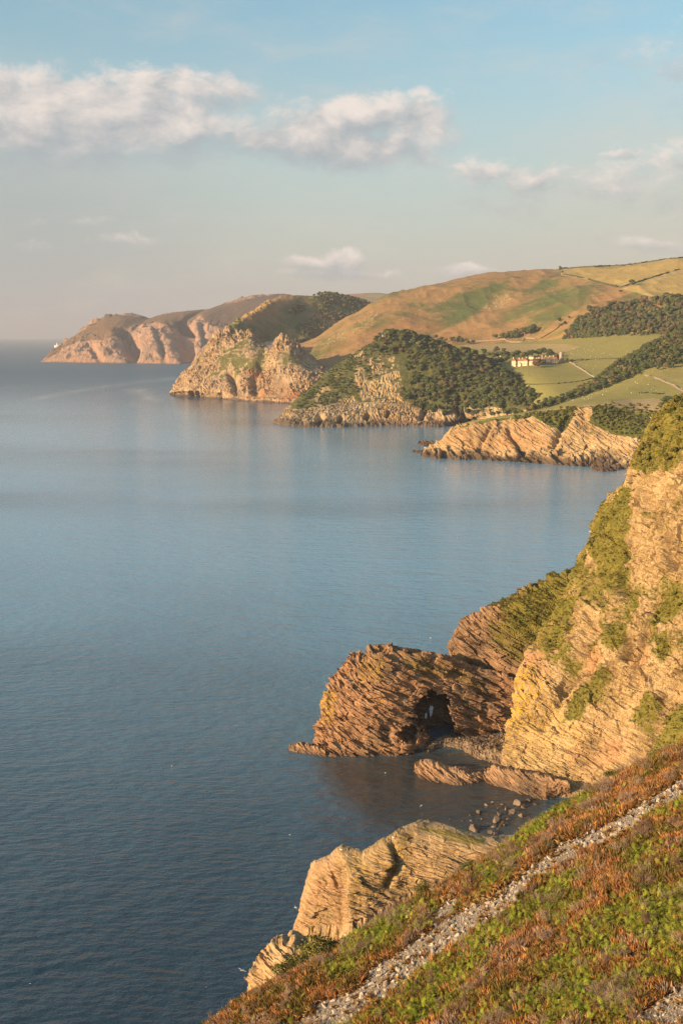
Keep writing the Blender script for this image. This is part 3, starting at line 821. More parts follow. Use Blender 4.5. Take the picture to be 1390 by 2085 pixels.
green_top = np.maximum(in_poly(pix, [(900, 890), (930, 862), (1060, 842), (1060, 852), (960, 868)], 5), 0)
veg = np.clip(scrub * .95 + .4 * green_top + .6 * smoothstep(nrow_ct - 15, nrow_ct - 3, v) * smoothstep(-.25, .2, fbm(g / 14.0, 3, 117)) + .25 * fbm(g / 20.0, 3, 129) * cl + .4 * in_poly(pix, [(1080, 850), (1250, 850), (1240, 870), (1300, 890), (1200, 890), (1130, 880)], 10), 0, 1) * (1 - toe)
rust = .55 * in_poly(pix, [(900, 900), (960, 860), (1080, 860), (1130, 920), (980, 915)], 20) + .15
sheet_obj('slab_cliff_terrain', g, M_crock, {'veg': veg, 'rust': rust, 'lich': .12 * cl}, rows=(0, nrow_ct + 1), smooth=False, kind='structure')
fld = zeros(g) + .95
fld = np.where(in_poly(pix, [(880, 900), (960, 865), (1060, 850), (1130, 838), (1200, 822), (1290, 812), (1345, 810), (1345, 850), (1200, 850), (1000, 870)], 3) > .5, 1.6, fld)
fld = np.where(in_poly(pix, [(1305, 764), (1330, 748), (1560, 740), (1560, 810), (1390, 795), (1350, 775)], 3) > .5, 1.35, fld)
fld = np.where(v > nrow_ct + 12 + 26 + 6, 0.0, fld)
sheet_obj('sheep_field', g, M_field, {'green': .85 + zeros(g), 'field': fld, 'rust': zeros(g), 'rock': zeros(g)}, rows=(nrow_ct, g.shape[0]), kind='structure')
G_CROCK, PX_CROCK, V_CROCK, CL_CROCK, SCRUB_CROCK = g, pix, v, cl, scrub
ROW_CT = nrow_ct

# -- the ridge behind the arch rock
low = [(900, 1500, 452), (1000, 1500, 445), (1150, 1500, 435), (1250, 1500, 430)]
r1 = [(908, 1350, 452), (960, 1362, 446), (1010, 1378, 441), (1080, 1410, 436), (1150, 1440, 430), (1250, 1450, 425)]
r2 = [(911, 1332, 456), (960, 1322, 450), (1010, 1320, 447), (1080, 1330, 445), (1150, 1340, 442), (1250, 1350, 438)]
r3 = [(914, 1322, 459), (935, 1290, 457), (985, 1270, 454), (1050, 1245, 454), (1120, 1220, 454), (1250, 1180, 452)]
r4 = [(916, 1318, 461), (924, 1300, 461), (938, 1270, 461), (985, 1243, 462), (1050, 1208, 464), (1120, 1172, 466), (1180, 1155, 468), (1250, 1130, 468)]
g = loft([low, r1, r2, r3, r4, back(r4, 6, -3), back(r4, 30, -45)], 260, [10, 44, 36, 36, 6, 10], smooth_rows=False)
pix = to_px(g); n = grid_normals(g)
rk = smoothstep(1345, 1305, pix[..., 1] - .25 * (pix[..., 0] - 930)) * 0 + 1
disp = fbm(g / 16.0, 4, 141) * 2.0 + facet(g, FR_ARCH, (2.4, 9.0, 7.0), 144) * .9 + facet(g, FR_ARCH, (.9, 4.0, 3.0), 145) * .4 + strata(g, FR_ARCH, .9, 6.0, 143, 3.2) * .4
disp -= 5 * near_line(pix, [(912, 1340), (960, 1348), (1010, 1368), (1080, 1400)], 11)
g = g + n * disp[..., None]
veg = .62 * in_poly(pix, [(1010, 1240), (1100, 1170), (1260, 1120), (1260, 1400), (1110, 1370), (1090, 1330), (1060, 1280)], 24) + .45 * in_poly(pix, [(980, 1250), (1060, 1270), (1090, 1370), (1000, 1330)], 20) + .12
sheet_obj('ridge_terrain', g, M_ridge, {'veg': veg, 'rust': .35 + zeros(g), 'lich': zeros(g)}, smooth=False, kind='structure')
G_RIDGE, PX_RIDGE = g, pix

# -- the big sunlit cliff on the right
w0 = [(1062, 1570, 412), (1030, 1562, 398), (1050, 1598, 384), (1110, 1622, 372), (1180, 1640, 366), (1280, 1650, 350), (1400, 1650, 335), (1500, 1650, 330)]
w1 = [(1066, 1500, 418), (1032, 1505, 402), (1075, 1530, 391), (1130, 1545, 382), (1200, 1550, 374), (1290, 1540, 360), (1400, 1520, 346), (1500, 1500, 340)]
w2 = [(1085, 1410, 428), (1060, 1425, 411), (1100, 1425, 403), (1150, 1430, 396), (1210, 1430, 388), (1300, 1420, 374), (1400, 1400, 360), (1500, 1380, 352)]
w3 = [(1110, 1310, 455), (1090, 1340, 438), (1130, 1320, 424), (1180, 1310, 410), (1240, 1300, 397), (1320, 1285, 384), (1400, 1270, 374), (1500, 1250, 364)]
w4 = [(1160, 1190, 474), (1140, 1230, 454), (1175, 1205, 442), (1220, 1180, 427), (1280, 1150, 410), (1340, 1130, 398), (1400, 1110, 388), (1500, 1080, 376)]
w5 = [(1225, 1090, 484), (1205, 1110, 460), (1232, 1080, 448), (1262, 1050, 434), (1310, 1030, 420), (1360, 1000, 408), (1400, 980, 401), (1500, 930, 388)]
w6 = [(1300, 1000, 490), (1283, 1006, 456), (1300, 985, 444), (1330, 955, 432), (1365, 920, 420), (1400, 890, 412), (1500, 830, 398)]
sky = [(1235, 1078, 500), (1216, 1082, 470), (1222, 1045, 468), (1246, 1018, 466), (1270, 1004, 464), (1284, 992, 462), (1285, 962, 460), (1300, 936, 456), (1322, 890, 452), (1340, 858, 448), (1365, 830, 444), (1392, 812, 440), (1500, 760, 428)]
g = loft([under(w0, 8, 4), w0, w1, w2, w3, w4, w5, w6, sky, back(sky, 12, 1), back(sky, 60, -25)], 380, [4, 60, 66, 74, 80, 70, 60, 54, 6, 8])
pix = to_px(g); n = grid_normals(g)
bush = fbm(g / np.array((9., 9., 14.)), 4, 161)
V = .30 * bush
for poly, k, s in (
        ([(1290, 950), (1345, 845), (1400, 800), (1520, 740), (1520, 860), (1400, 905), (1360, 945), (1320, 970)], 1.0, 12),
        ([(1210, 1085), (1225, 1040), (1285, 990), (1290, 1040), (1262, 1110), (1255, 1180), (1215, 1190)], .9, 12),
        ([(1040, 1240), (1180, 1150), (1230, 1140), (1220, 1215), (1180, 1250), (1160, 1330), (1110, 1350), (1085, 1330)], .52, 22),
        ([(1225, 1260), (1290, 1180), (1300, 1250), (1270, 1320), (1230, 1320)], .5, 20),
        ([(1140, 1470), (1165, 1410), (1200, 1375), (1230, 1340), (1250, 1380), (1215, 1430), (1180, 1470)], .6, 14),
        ([(1290, 1200), (1345, 1160), (1400, 1200), (1400, 1260), (1330, 1270)], .55, 16),
        ([(1330, 1300), (1400, 1260), (1400, 1340), (1350, 1360)], .55, 16),
        ([(1310, 1540), (1350, 1470), (1420, 1400), (1520, 1350), (1520, 1560), (1350, 1600), (1260, 1620)], .8, 14),
        ([(1280, 1470), (1330, 1400), (1350, 1440), (1320, 1500)], .5, 14),
        ([(1200, 1230), (1260, 1130), (1280, 1180), (1240, 1260)], .5, 14)):
    V = np.maximum(V, k * in_poly(pix, poly, s) + .28 * bush)
lowst = smoothstep(1400, 1500, pix[..., 1])
V = V + .20 * fbm(g / 3.5, 3, 162) + .12 * smoothstep(.25, .75, n[..., 2]) + .46 * (1 - .85 * lowst) * smoothstep(-.12, .30, fbm(g / np.array((8., 8., 16.)), 4, 159)) * smoothstep(1080, 1160, pix[..., 0])
lowst = smoothstep(1400, 1500, pix[..., 1])
rkf = np.clip(1 - V, .15, 1)
up = 1 - lowst
fall = np.array((6.0, 6.0, 22.0))
ribs = ridged((g @ np.array(((1, 0, .25), (0, 1, .2), (-.35, .1, 1.0))).T) / fall, 4, 158)
disp = fbm(g / 34.0, 3, 163) * 3.4 + (ribs - .5) * 3.6 * (.2 + .8 * up) + facet(g, FR_CLIFF, (5.0, 9.0, 9.0), 150) * (.35 + .7 * up) \
    + rkf * (facet(g, FR_CLIFF, (1.7, 4.2, 4.2), 151) * (.42 + .35 * up) + facet(g, FR_CLIFF, (.7, 2.2, 2.2), 152) * .30
             + strata(g, FR_CLIFF, 1.6, 8.0, 164, 3.2, .4) * .5 * (1 - .7 * up) + strata(g, FR_CLIFF, .6, 4.0, 165, 3.2, .4) * .26 * (1 - .6 * up) + (ridged(g / 3.0, 3, 167) - .5) * .8 * up) + np.clip(V, 0, 1) * fbm(g / 2.6, 3, 168) * .5
disp = disp - 3.5 * near_line(pix, [(1225, 1180), (1205, 1250), (1190, 1330), (1140, 1400)], 9) - 3.0 * near_line(pix, [(1330, 1180), (1318, 1260), (1290, 1390)], 8) - 3.0 * near_line(pix, [(1310, 980), (1318, 1060), (1300, 1130)], 8) - 2.5 * near_line(pix, [(1165, 1230), (1140, 1300), (1112, 1350)], 8) + 2.5 * near_line(pix, [(1255, 1180), (1245, 1290), (1222, 1390)], 12)
disp = disp - 5 * near_line(pix, [(1278, 1295), (1276, 1320), (1270, 1338)], 7) - 4 * near_line(pix, [(1262, 1110), (1256, 1160), (1262, 1200)], 9) - 4.5 * near_line(pix, [(1360, 1090), (1352, 1130), (1372, 1150)], 8) \
    + 3.5 * near_line(pix, [(1075, 1395), (1120, 1350), (1165, 1320)], 22) - 3 * near_line(pix, [(1105, 1480), (1150, 1400), (1180, 1330), (1215, 1280)], 13) - 4 * near_line(pix, [(1365, 1400), (1335, 1470), (1290, 1550)], 14)
g = g + n * disp[..., None]
rust = .6 * in_poly(pix, [(1075, 1400), (1085, 1330), (1120, 1230), (1175, 1190), (1165, 1280), (1130, 1360), (1100, 1400)], 14) + .8 * in_poly(pix, [(1180, 1310), (1215, 1300), (1230, 1340), (1195, 1380)], 10) + .6 * in_poly(pix, [(1160, 1540), (1210, 1495), (1270, 1510), (1260, 1550), (1190, 1570)], 16) + .7 * in_poly(pix, [(1270, 1345), (1310, 1310), (1330, 1340), (1300, 1360)], 9) + .22
lich = .9 * in_poly(pix, [(1062, 1400), (1075, 1370), (1102, 1365), (1110, 1400), (1060, 1470), (1035, 1480)], 8) + .42 * in_poly(pix, [(1030, 1480), (1110, 1400), (1190, 1500), (1120, 1540), (1040, 1520)], 25) + .12
sheet_obj('sea_cliff_terrain', g, M_cliff, {'veg': np.clip(V, 0, 1), 'rust': rust, 'lich': lich, 'craggy': up * .8}, smooth=False, kind='structure')
G_CLIFF, PX_CLIFF, V_CLIFF, N_CLIFF = g, pix, V, n

# ------------------------------------------------------------------ arch rock and other sea rocks
def build_arch_rock():
    base = [(652, 1510, 440), (640, 1533), (665, 1539), (700, 1541.5), (760, 1540.5), (820, 1536), (868, 1522), (900, 1508, 424), (960, 1502, 428), (1030, 1495, 432), (1090, 1480, 436)]
    a1 = [(655, 1490, 442), (645, 1500, 419), (680, 1500, 412), (730, 1495, 410), (780, 1490, 411), (830, 1485, 415), (880, 1470, 421), (940, 1465, 426), (1010, 1462, 430), (1090, 1455, 436)]
    a2 = [(668, 1440, 444), (655, 1442, 425), (700, 1440, 417), (750, 1435, 416), (800, 1430, 418), (860, 1420, 423), (930, 1420, 429), (1000, 1428, 433), (1095, 1440, 437)]
    a3 = [(690, 1385, 446), (674, 1388, 432), (720, 1385, 425), (770, 1375, 423), (820, 1372, 426), (880, 1375, 431), (940, 1382, 434), (1010, 1400, 436), (1100, 1425, 438)]
    sky = [(705, 1360, 450), (690, 1368, 440), (708, 1349, 438), (730, 1331, 437), (750, 1320, 436), (768, 1314, 436), (800, 1317, 437), (850, 1323, 438), (900, 1336, 439), (950, 1353, 440), (1000, 1372, 440), (1060, 1398, 440), (1105, 1415, 440)]
    bk1 = back(sky, 5, -2); bk2 = back(sky, 11, -22); bk3 = back(sky, 13, -60)
    g = loft([under(base, 5, 2), base, a1, a2, a3, sky, bk1, bk2, bk3], 340, [5, 50, 62, 56, 48, 8, 34, 10], smooth_rows=False)
    nfront = 5 + 50 + 62 + 56 + 48
    pix = to_px(g); n = grid_normals(g)
    v = np.arange(g.shape[0])[:, None] + zeros(g)
    front = smoothstep(nfront + 2, nfront - 3, v)
    disp = fbm(g / 13.0, 4, 181) * 1.4 + facet(g, FR_ARCH, (4.0, 14.0, 10.0), 186) * .9 + facet(g, FR_ARCH, (1.4, 6.0, 4.5), 187) * .75 + facet(g, FR_ARCH, (.6, 2.6, 2.2), 188) * .32 \
        + strata(g, FR_ARCH, 2.4, 15.0, 182, 3.6, .25) * .7 + strata(g, FR_ARCH, .9, 7.0, 183, 3.4, .3) * .38
    # overhang shadow line low on the seaward end, ledges above it
    disp = disp - 1.6 * near_line(pix, [(655, 1505), (720, 1505), (790, 1512)], 9) * front - 2.2 * near_line(pix, [(715, 1490), (735, 1500)], 7) * front - 2.6 * near_line(pix, [(780, 1488), (790, 1494)], 8) * front
    g = g + n * disp[..., None]
    # the cave: pushed back as a real hollow, right through the rock at its end
    jit = np.stack((fbm(g / 3.0, 3, 189), fbm(g / 3.0, 3, 190)), -1) * 17
    cave = in_poly(pix + jit, [(838, 1440), (864, 1420), (886, 1408), (903, 1419), (914, 1442), (919, 1468), (934, 1494), (908, 1503), (895, 1536), (873, 1536), (881, 1503), (866, 1480), (846, 1472)], 3.5)
    side = in_poly(pix + jit, [(812, 1500), (820, 1484), (845, 1482), (850, 1498), (835, 1512), (818, 1515)], 5)
    push = 19 * cave * front + 7 * side * front
    d = np.stack((g[..., 0] / g[..., 1], np.ones(g.shape[:2]), (g[..., 2] - CAM_H) / g[..., 1]), -1)
    ax = np.array((.10, 1.0, -.06)) ; ax /= np.linalg.norm(ax)
    dirv = d / np.linalg.norm(d, axis=-1, keepdims=True) * .8 + ax * .2
    g = g + dirv * push[..., None]
    p2 = to_px(g)
    hole = in_poly(p2, [(862, 1461), (866, 1452), (872, 1449), (872, 1438), (881, 1435), (882, 1449), (877, 1459), (868, 1464)], 1.0)
    # cut the window through every layer of the rock along the slanting gap
    fc = .25 * (hole[:-1, :-1] + hole[1:, :-1] + hole[:-1, 1:] + hole[1:, 1:])
    keep = fc < .5
    lich = .9 * in_poly(pix, [(652, 1470), (655, 1420), (670, 1400), (685, 1420), (676, 1470), (660, 1480)], 8) + .6 * in_poly(pix, [(730, 1390), (740, 1340), (785, 1345), (775, 1385)], 12) + .45 * in_poly(pix, [(760, 1440), (770, 1415), (785, 1420), (780, 1445)], 8)
    veg = .42 * in_poly(pix, [(800, 1325), (900, 1340), (1000, 1385), (980, 1410), (900, 1385), (840, 1380)], 20) + .1
    rust = .55 + zeros(g)
    sheet_obj('arch_rock', g, M_arch, {'veg': veg, 'rust': rust, 'lich': lich}, smooth=False, keep=keep,
              label='big humped brown sea rock with a dark cave pierced by a gap', category='rock')


build_arch_rock()


def low_rock(name, outline, crest, mat, fr, unit, label, seed, thick=10, group=None, nu=150, lich=0.0, rust=.4, cat='rock'):
    """a long low rock: near waterline, crest line, then down its far side"""
    w = np.array([PZ(*c) for c in crest])
    bk = [('w', p[0] * (1 + thick / p[1]), p[1] + thick, -2.0) for p in w]
    g = loft([under(outline, 2.0, 1.0), outline, [('w', *q) for q in w], bk], nu, [3, 26, 20], smooth_rows=False)
    n = grid_normals(g)
    disp = fbm(g / (unit * 7), 3, seed) * unit * .9 + strata(g, fr, unit * 1.3, unit * 9, seed + 1, 3.2, .4) * unit * .7 + strata(g, fr, unit * .6, unit * 4, seed + 2, 3.2) * unit * .4 + (ridged(g / (unit * 2.5), 3, seed + 3) - .5) * unit * .8
    g = g + n * disp[..., None]
    return sheet_obj(name, g, mat, {'veg': zeros(g), 'rust': zeros(g) + rust, 'lich': zeros(g) + lich}, smooth=False, label=label, category=cat, group=group)


low_rock('shore_slab', [(843, 1572), (855, 1585), (885, 1594), (925, 1597), (960, 1595), (985, 1588)],
         [(844, 1566, 2.0), (856, 1549, 4.6), (880, 1553, 4.4), (915, 1562, 3.6), (950, 1573, 2.4), (984, 1583, 1.0)], M_arch, FR_ARCH, .8,
         'long low slab of layered brown rock lying in the cove water', 301)
low_rock('shore_slab', [(982, 1588), (1010, 1600), (1060, 1617), (1110, 1628), (1160, 1640, 372)],
         [(984, 1572, 1.5), (1005, 1564, 4.0), (1050, 1568, 6.0), (1100, 1580, 6.5), (1160, 1596, 7.0)], M_arch, FR_ARCH, .8,
         'pale sloping rock shelf at the foot of the big sunlit cliff', 311, thick=14)
low_rock('shore_slab', [(588, 1527), (605, 1531), (630, 1535), (662, 1541)],
         [(589, 1519, 1.2), (612, 1514, 2.2), (640, 1520, 2.2), (662, 1530, 2.0)], M_arch, FR_ARCH, .6,
         'thin red brown reef running out from the seaward foot of the arch rock', 321, thick=8)
low_rock('shore_slab', [(850, 905), (862, 908), (885, 907)], [(851, 899, 5), (868, 897, 6), (884, 901, 5)], M_crock, FR_CROCK, 1.6,
         'small flat skerry just off the tip of the slab cliff', 331, thick=14)
low_rock('shore_slab', [(835, 920), (850, 923), (875, 925)], [(837, 918, 1), (855, 917, 2), (876, 919, 3)], M_crock, FR_CROCK, 1.2,
         'dark wet reef barely above the water left of the slab cliff', 341, thick=10)
low_rock('shore_slab', [(1203, 957), (1225, 961), (1255, 959)], [(1206, 953, 2), (1232, 946, 6), (1254, 953, 3)], M_crock, FR_CROCK, 1.6,
         'jagged reef rock off the right end of the slab cliff', 351, thick=14)


def build_crag():
    bot = [(590, 1930, 154), (600, 1892, 152), (650, 1886, 149), (696, 1884, 147), (708, 1884, 140), (760, 1860, 141), (830, 1820, 143), (900, 1795, 143), (975, 1760, 144), (1040, 1740, 145)]
    lower = [('w', *(P(*c) - np.array((0, 3, 22)))) for c in bot]
    m1 = [(612, 1880, 158), (614, 1830, 152), (655, 1815, 149), (692, 1812, 147.5), (704, 1806, 142), (760, 1788, 143), (830, 1762, 145), (900, 1745, 145), (980, 1728, 145.5), (1040, 1722, 146)]
    sky = [(640, 1800, 162), (622, 1812, 156), (634, 1772, 154), (642, 1764, 153), (664, 1757, 152), (684, 1740, 151.5), (695, 1732, 151), (712, 1737, 150), (738, 1746, 148), (746, 1742, 147), (770, 1726, 147.5), (802, 1708, 148), (818, 1697, 149), (850, 1684, 150), (872, 1682, 150.5), (905, 1690, 149), (945, 1702, 148), (985, 1712, 147.5), (1040, 1712, 147.5)]
    g = loft([lower, bot, m1, sky, back(sky, 4, -1), back(sky, 20, -25), back(sky, 26, -60)], 330, [20, 80, 80, 8, 18, 10], smooth_rows=False)
    pix = to_px(g); n = grid_normals(g)
    disp = fbm(g / 7.0, 3, 201) * .3 + facet(g, FR_CRAG, (1.6, 4.5, 4.0), 206) * .26 + facet(g, FR_CRAG, (.5, 2.0, 1.8), 207) * .15 + strata(g, FR_CRAG, 1.1, 6.5, 202, 3.4, .3) * .16 + strata(g, FR_CRAG, .42, 2.4, 203, 3.4, .4) * .13 + strata(g, FR_CRAG, .2, 1.4, 204, 3.2) * .11 + (ridged(g / 1.8, 3, 205) - .5) * .28
    disp = disp * (.35 + .65 * smoothstep(6, 55, np.abs(pix[..., 1] - np.interp(pix[..., 0], [612, 640, 695, 745, 802, 850, 905, 985], [1850, 1765, 1733, 1744, 1708, 1683, 1690, 1712]))))
    disp -= 1.0 * near_line(pix, [(695, 1770), (700, 1830), (703, 1890)], 8) + .9 * near_line(pix, [(800, 1715), (812, 1760), (790, 1800)], 8)
    g = g + n * disp[..., None]
    veg = .4 * in_poly(pix, [(840, 1680), (900, 1685), (1000, 1710), (960, 1740), (900, 1725)], 14) + .25 * near_line(pix, [(850, 1686), (900, 1692), (980, 1714)], 9) + .05
    lich = .35 * in_poly(pix, [(690, 1740), (830, 1700), (860, 1790), (720, 1860)], 25) + .1
    dark = .85 * in_poly(pix, [(600, 1890), (640, 1760), (692, 1735), (690, 1800), (700, 1890)], 12)  # left facet's weaker sunlight, painted in as a browner stone tone
    sheet_obj('sea_crag', g, M_crag, {'veg': veg, 'rust': .25 + .3 * dark, 'lich': lich}, smooth=False,
              label='sunlit pale crag of thin tilted layers beyond the heather slope', category='crag')
    bot = [(500, 2040, 98), (540, 2050, 95), (620, 2010, 94)]
    m1 = [(505, 2012, 98), (545, 2000, 95), (615, 1960, 94)]
    sky = [(506, 2006, 99), (516, 1980, 98.5), (528, 1962, 98), (545, 1942, 97.5), (560, 1930, 97), (580, 1922, 97), (600, 1920, 97), (625, 1930, 97)]
    g = loft([[('w', *(P(*c) - np.array((0, 2, 10)))) for c in bot], bot, m1, sky, back(sky, 3, -1), back(sky, 9, -18)], 150, [8, 34, 44, 5, 12], smooth_rows=False)
    n = grid_normals(g); pix = to_px(g)
    g = g + n * (fbm(g / 3.0, 4, 211) * .45 + strata(g, FR_CRAG, .8, 1.6, 212, 2.5) * .45 + strata(g, FR_CRAG, .3, .9, 213, 2.6) * .2 + (ridged(g / 1.2, 3, 214) - .5) * .35)[..., None]
    sheet_obj('sea_crag', g, M_crag, {'veg': .2 * smoothstep(540, 600, pix[..., 0]), 'rust': .3 + zeros(g), 'lich': .25 + zeros(g)}, smooth=False,
              label='small broken outcrop at the lower left edge of the heather slope', category='crag')


build_crag()

# ------------------------------------------------------------------ heather slope in front
CREST = np.array([(-40, 20), (-26, 50), (-20, 66), (-14, 78), (-11.5, 82), (-2.2, 86.2), (0.3, 86.3), (6.0, 87.2), (8.75, 87.8), (10.6, 89.0), (11.9, 90.0), (16.6, 93.6), (22.4, 94.6), (28.3, 95), (45, 97), (80, 99)], float)


def slope_base(x, y):
    x = np.asarray(x, float); y = np.asarray(y, float)
    z = CAM_H - 37 + .5 * x - .10 * y
    p = np.stack((x, y, zeros2(x)), -1)
    z = z + fbm(p / 16.0, 3, 220) * .9 + fbm(p / 4.5, 3, 221) * .35
    e = y - np.interp(x, CREST[:, 0], CREST[:, 1]) + fbm(p / 7.0, 3, 222) * 1.2
    drop = 1.6 * np.logaddexp(0, e / 1.6) * 1.15
    return z - drop - .55


def zeros2(x): return np.zeros(np.shape(x))


SCREE = [[(1400, 1584), (1330, 1622), (1250, 1668), (1150, 1716), (1080, 1768), (1000, 1822), (930, 1862), (880, 1892), (800, 1948), (735, 1985), (742, 2004), (650, 2048), (585, 2095), (690, 2095), (765, 2048), (850, 1988), (900, 1942), (960, 1902), (1040, 1852), (1090, 1800), (1180, 1752), (1260, 1702), (1330, 1655), (1400, 1618)],
         [(872, 1880), (900, 1845), (928, 1820), (932, 1838), (905, 1875), (882, 1892)],
         [(1262, 2095), (1310, 2060), (1350, 2030), (1400, 1990), (1400, 2095)]]
BRACKEN = [[(690, 2095), (780, 2042), (880, 1970), (970, 1900), (1050, 1852), (1100, 1800), (1180, 1752), (1215, 1762), (1150, 1830), (1060, 1900), (960, 1990), (850, 2095)],
           [(1240, 1870), (1300, 1830), (1400, 1790), (1400, 1960), (1300, 1960)], [(1110, 1990), (1170, 1960), (1215, 2000), (1220, 2095), (1120, 2095)],
           [(940, 1815), (1000, 1770), (1090, 1690), (1120, 1700), (1080, 1740), (1000, 1800), (950, 1830)], [(1060, 1690), (1120, 1640), (1160, 1615), (1150, 1640), (1080, 1690)],
           [(700, 1930), (770, 1880), (830, 1860), (860, 1880), (780, 1930), (720, 1950)], [(1010, 1850), (1130, 1790), (1180, 1810), (1120, 1900), (1040, 1900)], [(1160, 1900), (1230, 1880), (1250, 1940), (1190, 1960)], [(1230, 2010), (1310, 2020), (1330, 2095), (1220, 2095)]]


def masks_slope(p):
    pix = to_px(p)
    jit = np.stack((fbm(p / 1.5, 3, 230), fbm(p / 1.5, 3, 231)), -1) * 12
    s = np.maximum.reduce([in_poly(pix + jit * .8, q, 5) for q in SCREE])
    jit = np.stack((fbm(p / 3.0, 3, 232), fbm(p / 3.0, 3, 233)), -1) * 45
    b = np.maximum.reduce([in_poly(pix + jit, q, 16) for q in BRACKEN])
    b = np.maximum(b * .95, smoothstep(.06, .34, fbm(p / 4.0, 3, 234)) * .8 * smoothstep(560, 760, pix[..., 0]))
    return s, b * (1 - s)


def build_slope():
    m, t, b = new_mat('heather_soil')
    p = world_pos(t)
    n1 = t.noise(p, .5, 5, .65); n2 = t.noise(p, 4.0, 5, .7)
    col = t.ramp(t.math('ADD', t.math('MULTIPLY', n1, .5), t.math('MULTIPLY', n2, .5)), [(.3, (.035, .022, .012)), (.5, (.085, .045, .022)), (.7, (.15, .085, .04))])
    col = t.mix(t.attr('scree'), col, t.mix(n2, (.11, .085, .065), (.30, .24, .185)))
    t.put(b.inputs['Base Color'], col)
    bp = t.node('ShaderNodeBump'); bp.inputs['Strength'].default_value = .8; bp.inputs['Distance'].default_value = .15
    t.put(bp.inputs['Height'], n2); t.put(b.inputs['Normal'], bp.outputs[0])
    xs = np.linspace(-42, 70, 300); ys = np.linspace(28, 150, 320)
    Y, X = np.meshgrid(ys, xs, indexing='ij')
    Z = slope_base(X, Y)
    g = np.stack((X, Y, Z), -1)
    s, _ = masks_slope(g)
    sheet_obj('heather_terrain', g, m, {'scree': s}, kind='structure')


build_slope()


# ------------------------------------------------------------------ scatter: one object of instances for what nobody can count
def scatter(name, pts, rot, scl, idx, sources, **kw):
    me = bpy.data.meshes.new(name)
    me.vertices.add(len(pts)); me.vertices.foreach_set('co', np.asarray(pts, np.float32).ravel())
    a = me.attributes.new('rot', 'FLOAT_VECTOR', 'POINT'); a.data.foreach_set('vector', np.asarray(rot, np.float32).ravel())
    a = me.attributes.new('scl', 'FLOAT_VECTOR', 'POINT'); a.data.foreach_set('vector', np.asarray(scl, np.float32).ravel())
    a = me.attributes.new('idx', 'INT', 'POINT'); a.data.foreach_set('value', np.asarray(idx, np.int32))
    o = link(name, me, **kw)
    ng = bpy.data.node_groups.new(name + '_nodes', 'GeometryNodeTree')
    ng.interface.new_socket('Geometry', in_out='INPUT', socket_type='NodeSocketGeometry')
    ng.interface.new_socket('Geometry', in_out='OUTPUT', socket_type='NodeSocketGeometry')
    gi = ng.nodes.new('NodeGroupInput'); go = ng.nodes.new('NodeGroupOutput')
    iop = ng.nodes.new('GeometryNodeInstanceOnPoints')
    ng.links.new(gi.outputs[0], iop.inputs['Points'])
    jn = ng.nodes.new('GeometryNodeJoinGeometry')
    for so in reversed(sources):
        oi = ng.nodes.new('GeometryNodeObjectInfo'); oi.inputs['Object'].default_value = so
        oi.inputs['As Instance'].default_value = True
        ng.links.new(oi.outputs['Geometry'], jn.inputs[0])
    ng.links.new(jn.outputs[0], iop.inputs['Instance'])
    iop.inputs['Pick Instance'].default_value = True
    def at(nm, dt):
        n_ = ng.nodes.new('GeometryNodeInputNamedAttribute'); n_.data_type = dt; n_.inputs[0].default_value = nm
        return n_.outputs[0]
    ng.links.new(at('idx', 'INT'), iop.inputs['Instance Index'])
    e2r = ng.nodes.new('FunctionNodeEulerToRotation')
    ng.links.new(at('rot', 'FLOAT_VECTOR'), e2r.inputs[0])
    ng.links.new(e2r.outputs[0], iop.inputs['Rotation'])
    ng.links.new(at('scl', 'FLOAT_VECTOR'), iop.inputs['Scale'])
    ng.links.new(iop.outputs[0], go.inputs[0])
    md = o.modifiers.new('scatter', 'NODES'); md.node_group = ng
    return o


def source(name, me):
    return bpy.data.objects.new(name, me)      # not linked: only a source of instances


def quads(name, centres, U, Vv, mat, smooth=False, extra=None):
    """many small leaf quads (diamonds)"""
    c = np.asarray(centres)
    v = np.stack((c - U, c - Vv, c + U, c + Vv), 1).reshape(-1, 3)
    f = np.arange(len(v)).reshape(-1, 4)
    return v, f


def unit(a):
    return a / (np.linalg.norm(a, axis=-1, keepdims=True) + 1e-9)


def heather_mesh(seed, mat):
    r = np.random.default_rng(seed)
    V = []; F = []; MI = []
    n = 95
    for k in range(n):
        a = r.uniform(0, 2 * math.pi); lean = r.uniform(.05, .75) ; L = r.uniform(.55, 1.0)
        d = np.array((math.cos(a) * lean, math.sin(a) * lean, 1.0)); d /= np.linalg.norm(d)
        p0 = np.array((math.cos(a), math.sin(a), 0)) * r.uniform(0, .35)
        side = unit(np.cross(d, r.normal(size=3)))
        w = r.uniform(.025, .055)
        p1 = p0 + d * L * .55; p2 = p0 + d * L + np.array((0, 0, -.06)) * r.uniform(0, 1.5)
        i = len(V)
        V += [p0 - side * w * .3, p0 + side * w * .3, p1 + side * w, p2, p1 - side * w]
        F += [(i, i + 1, i + 2, i + 2), (i, i + 2, i + 3, i + 4)]
    F = [(a_, b_, c_, d_) if c_ != d_ else (a_, b_, c_) for a_, b_, c_, d_ in F]
    me = bpy.data.meshes.new('heather_clump'); me.from_pydata([tuple(x) for x in V], [], F); me.materials.append(mat)
    return me


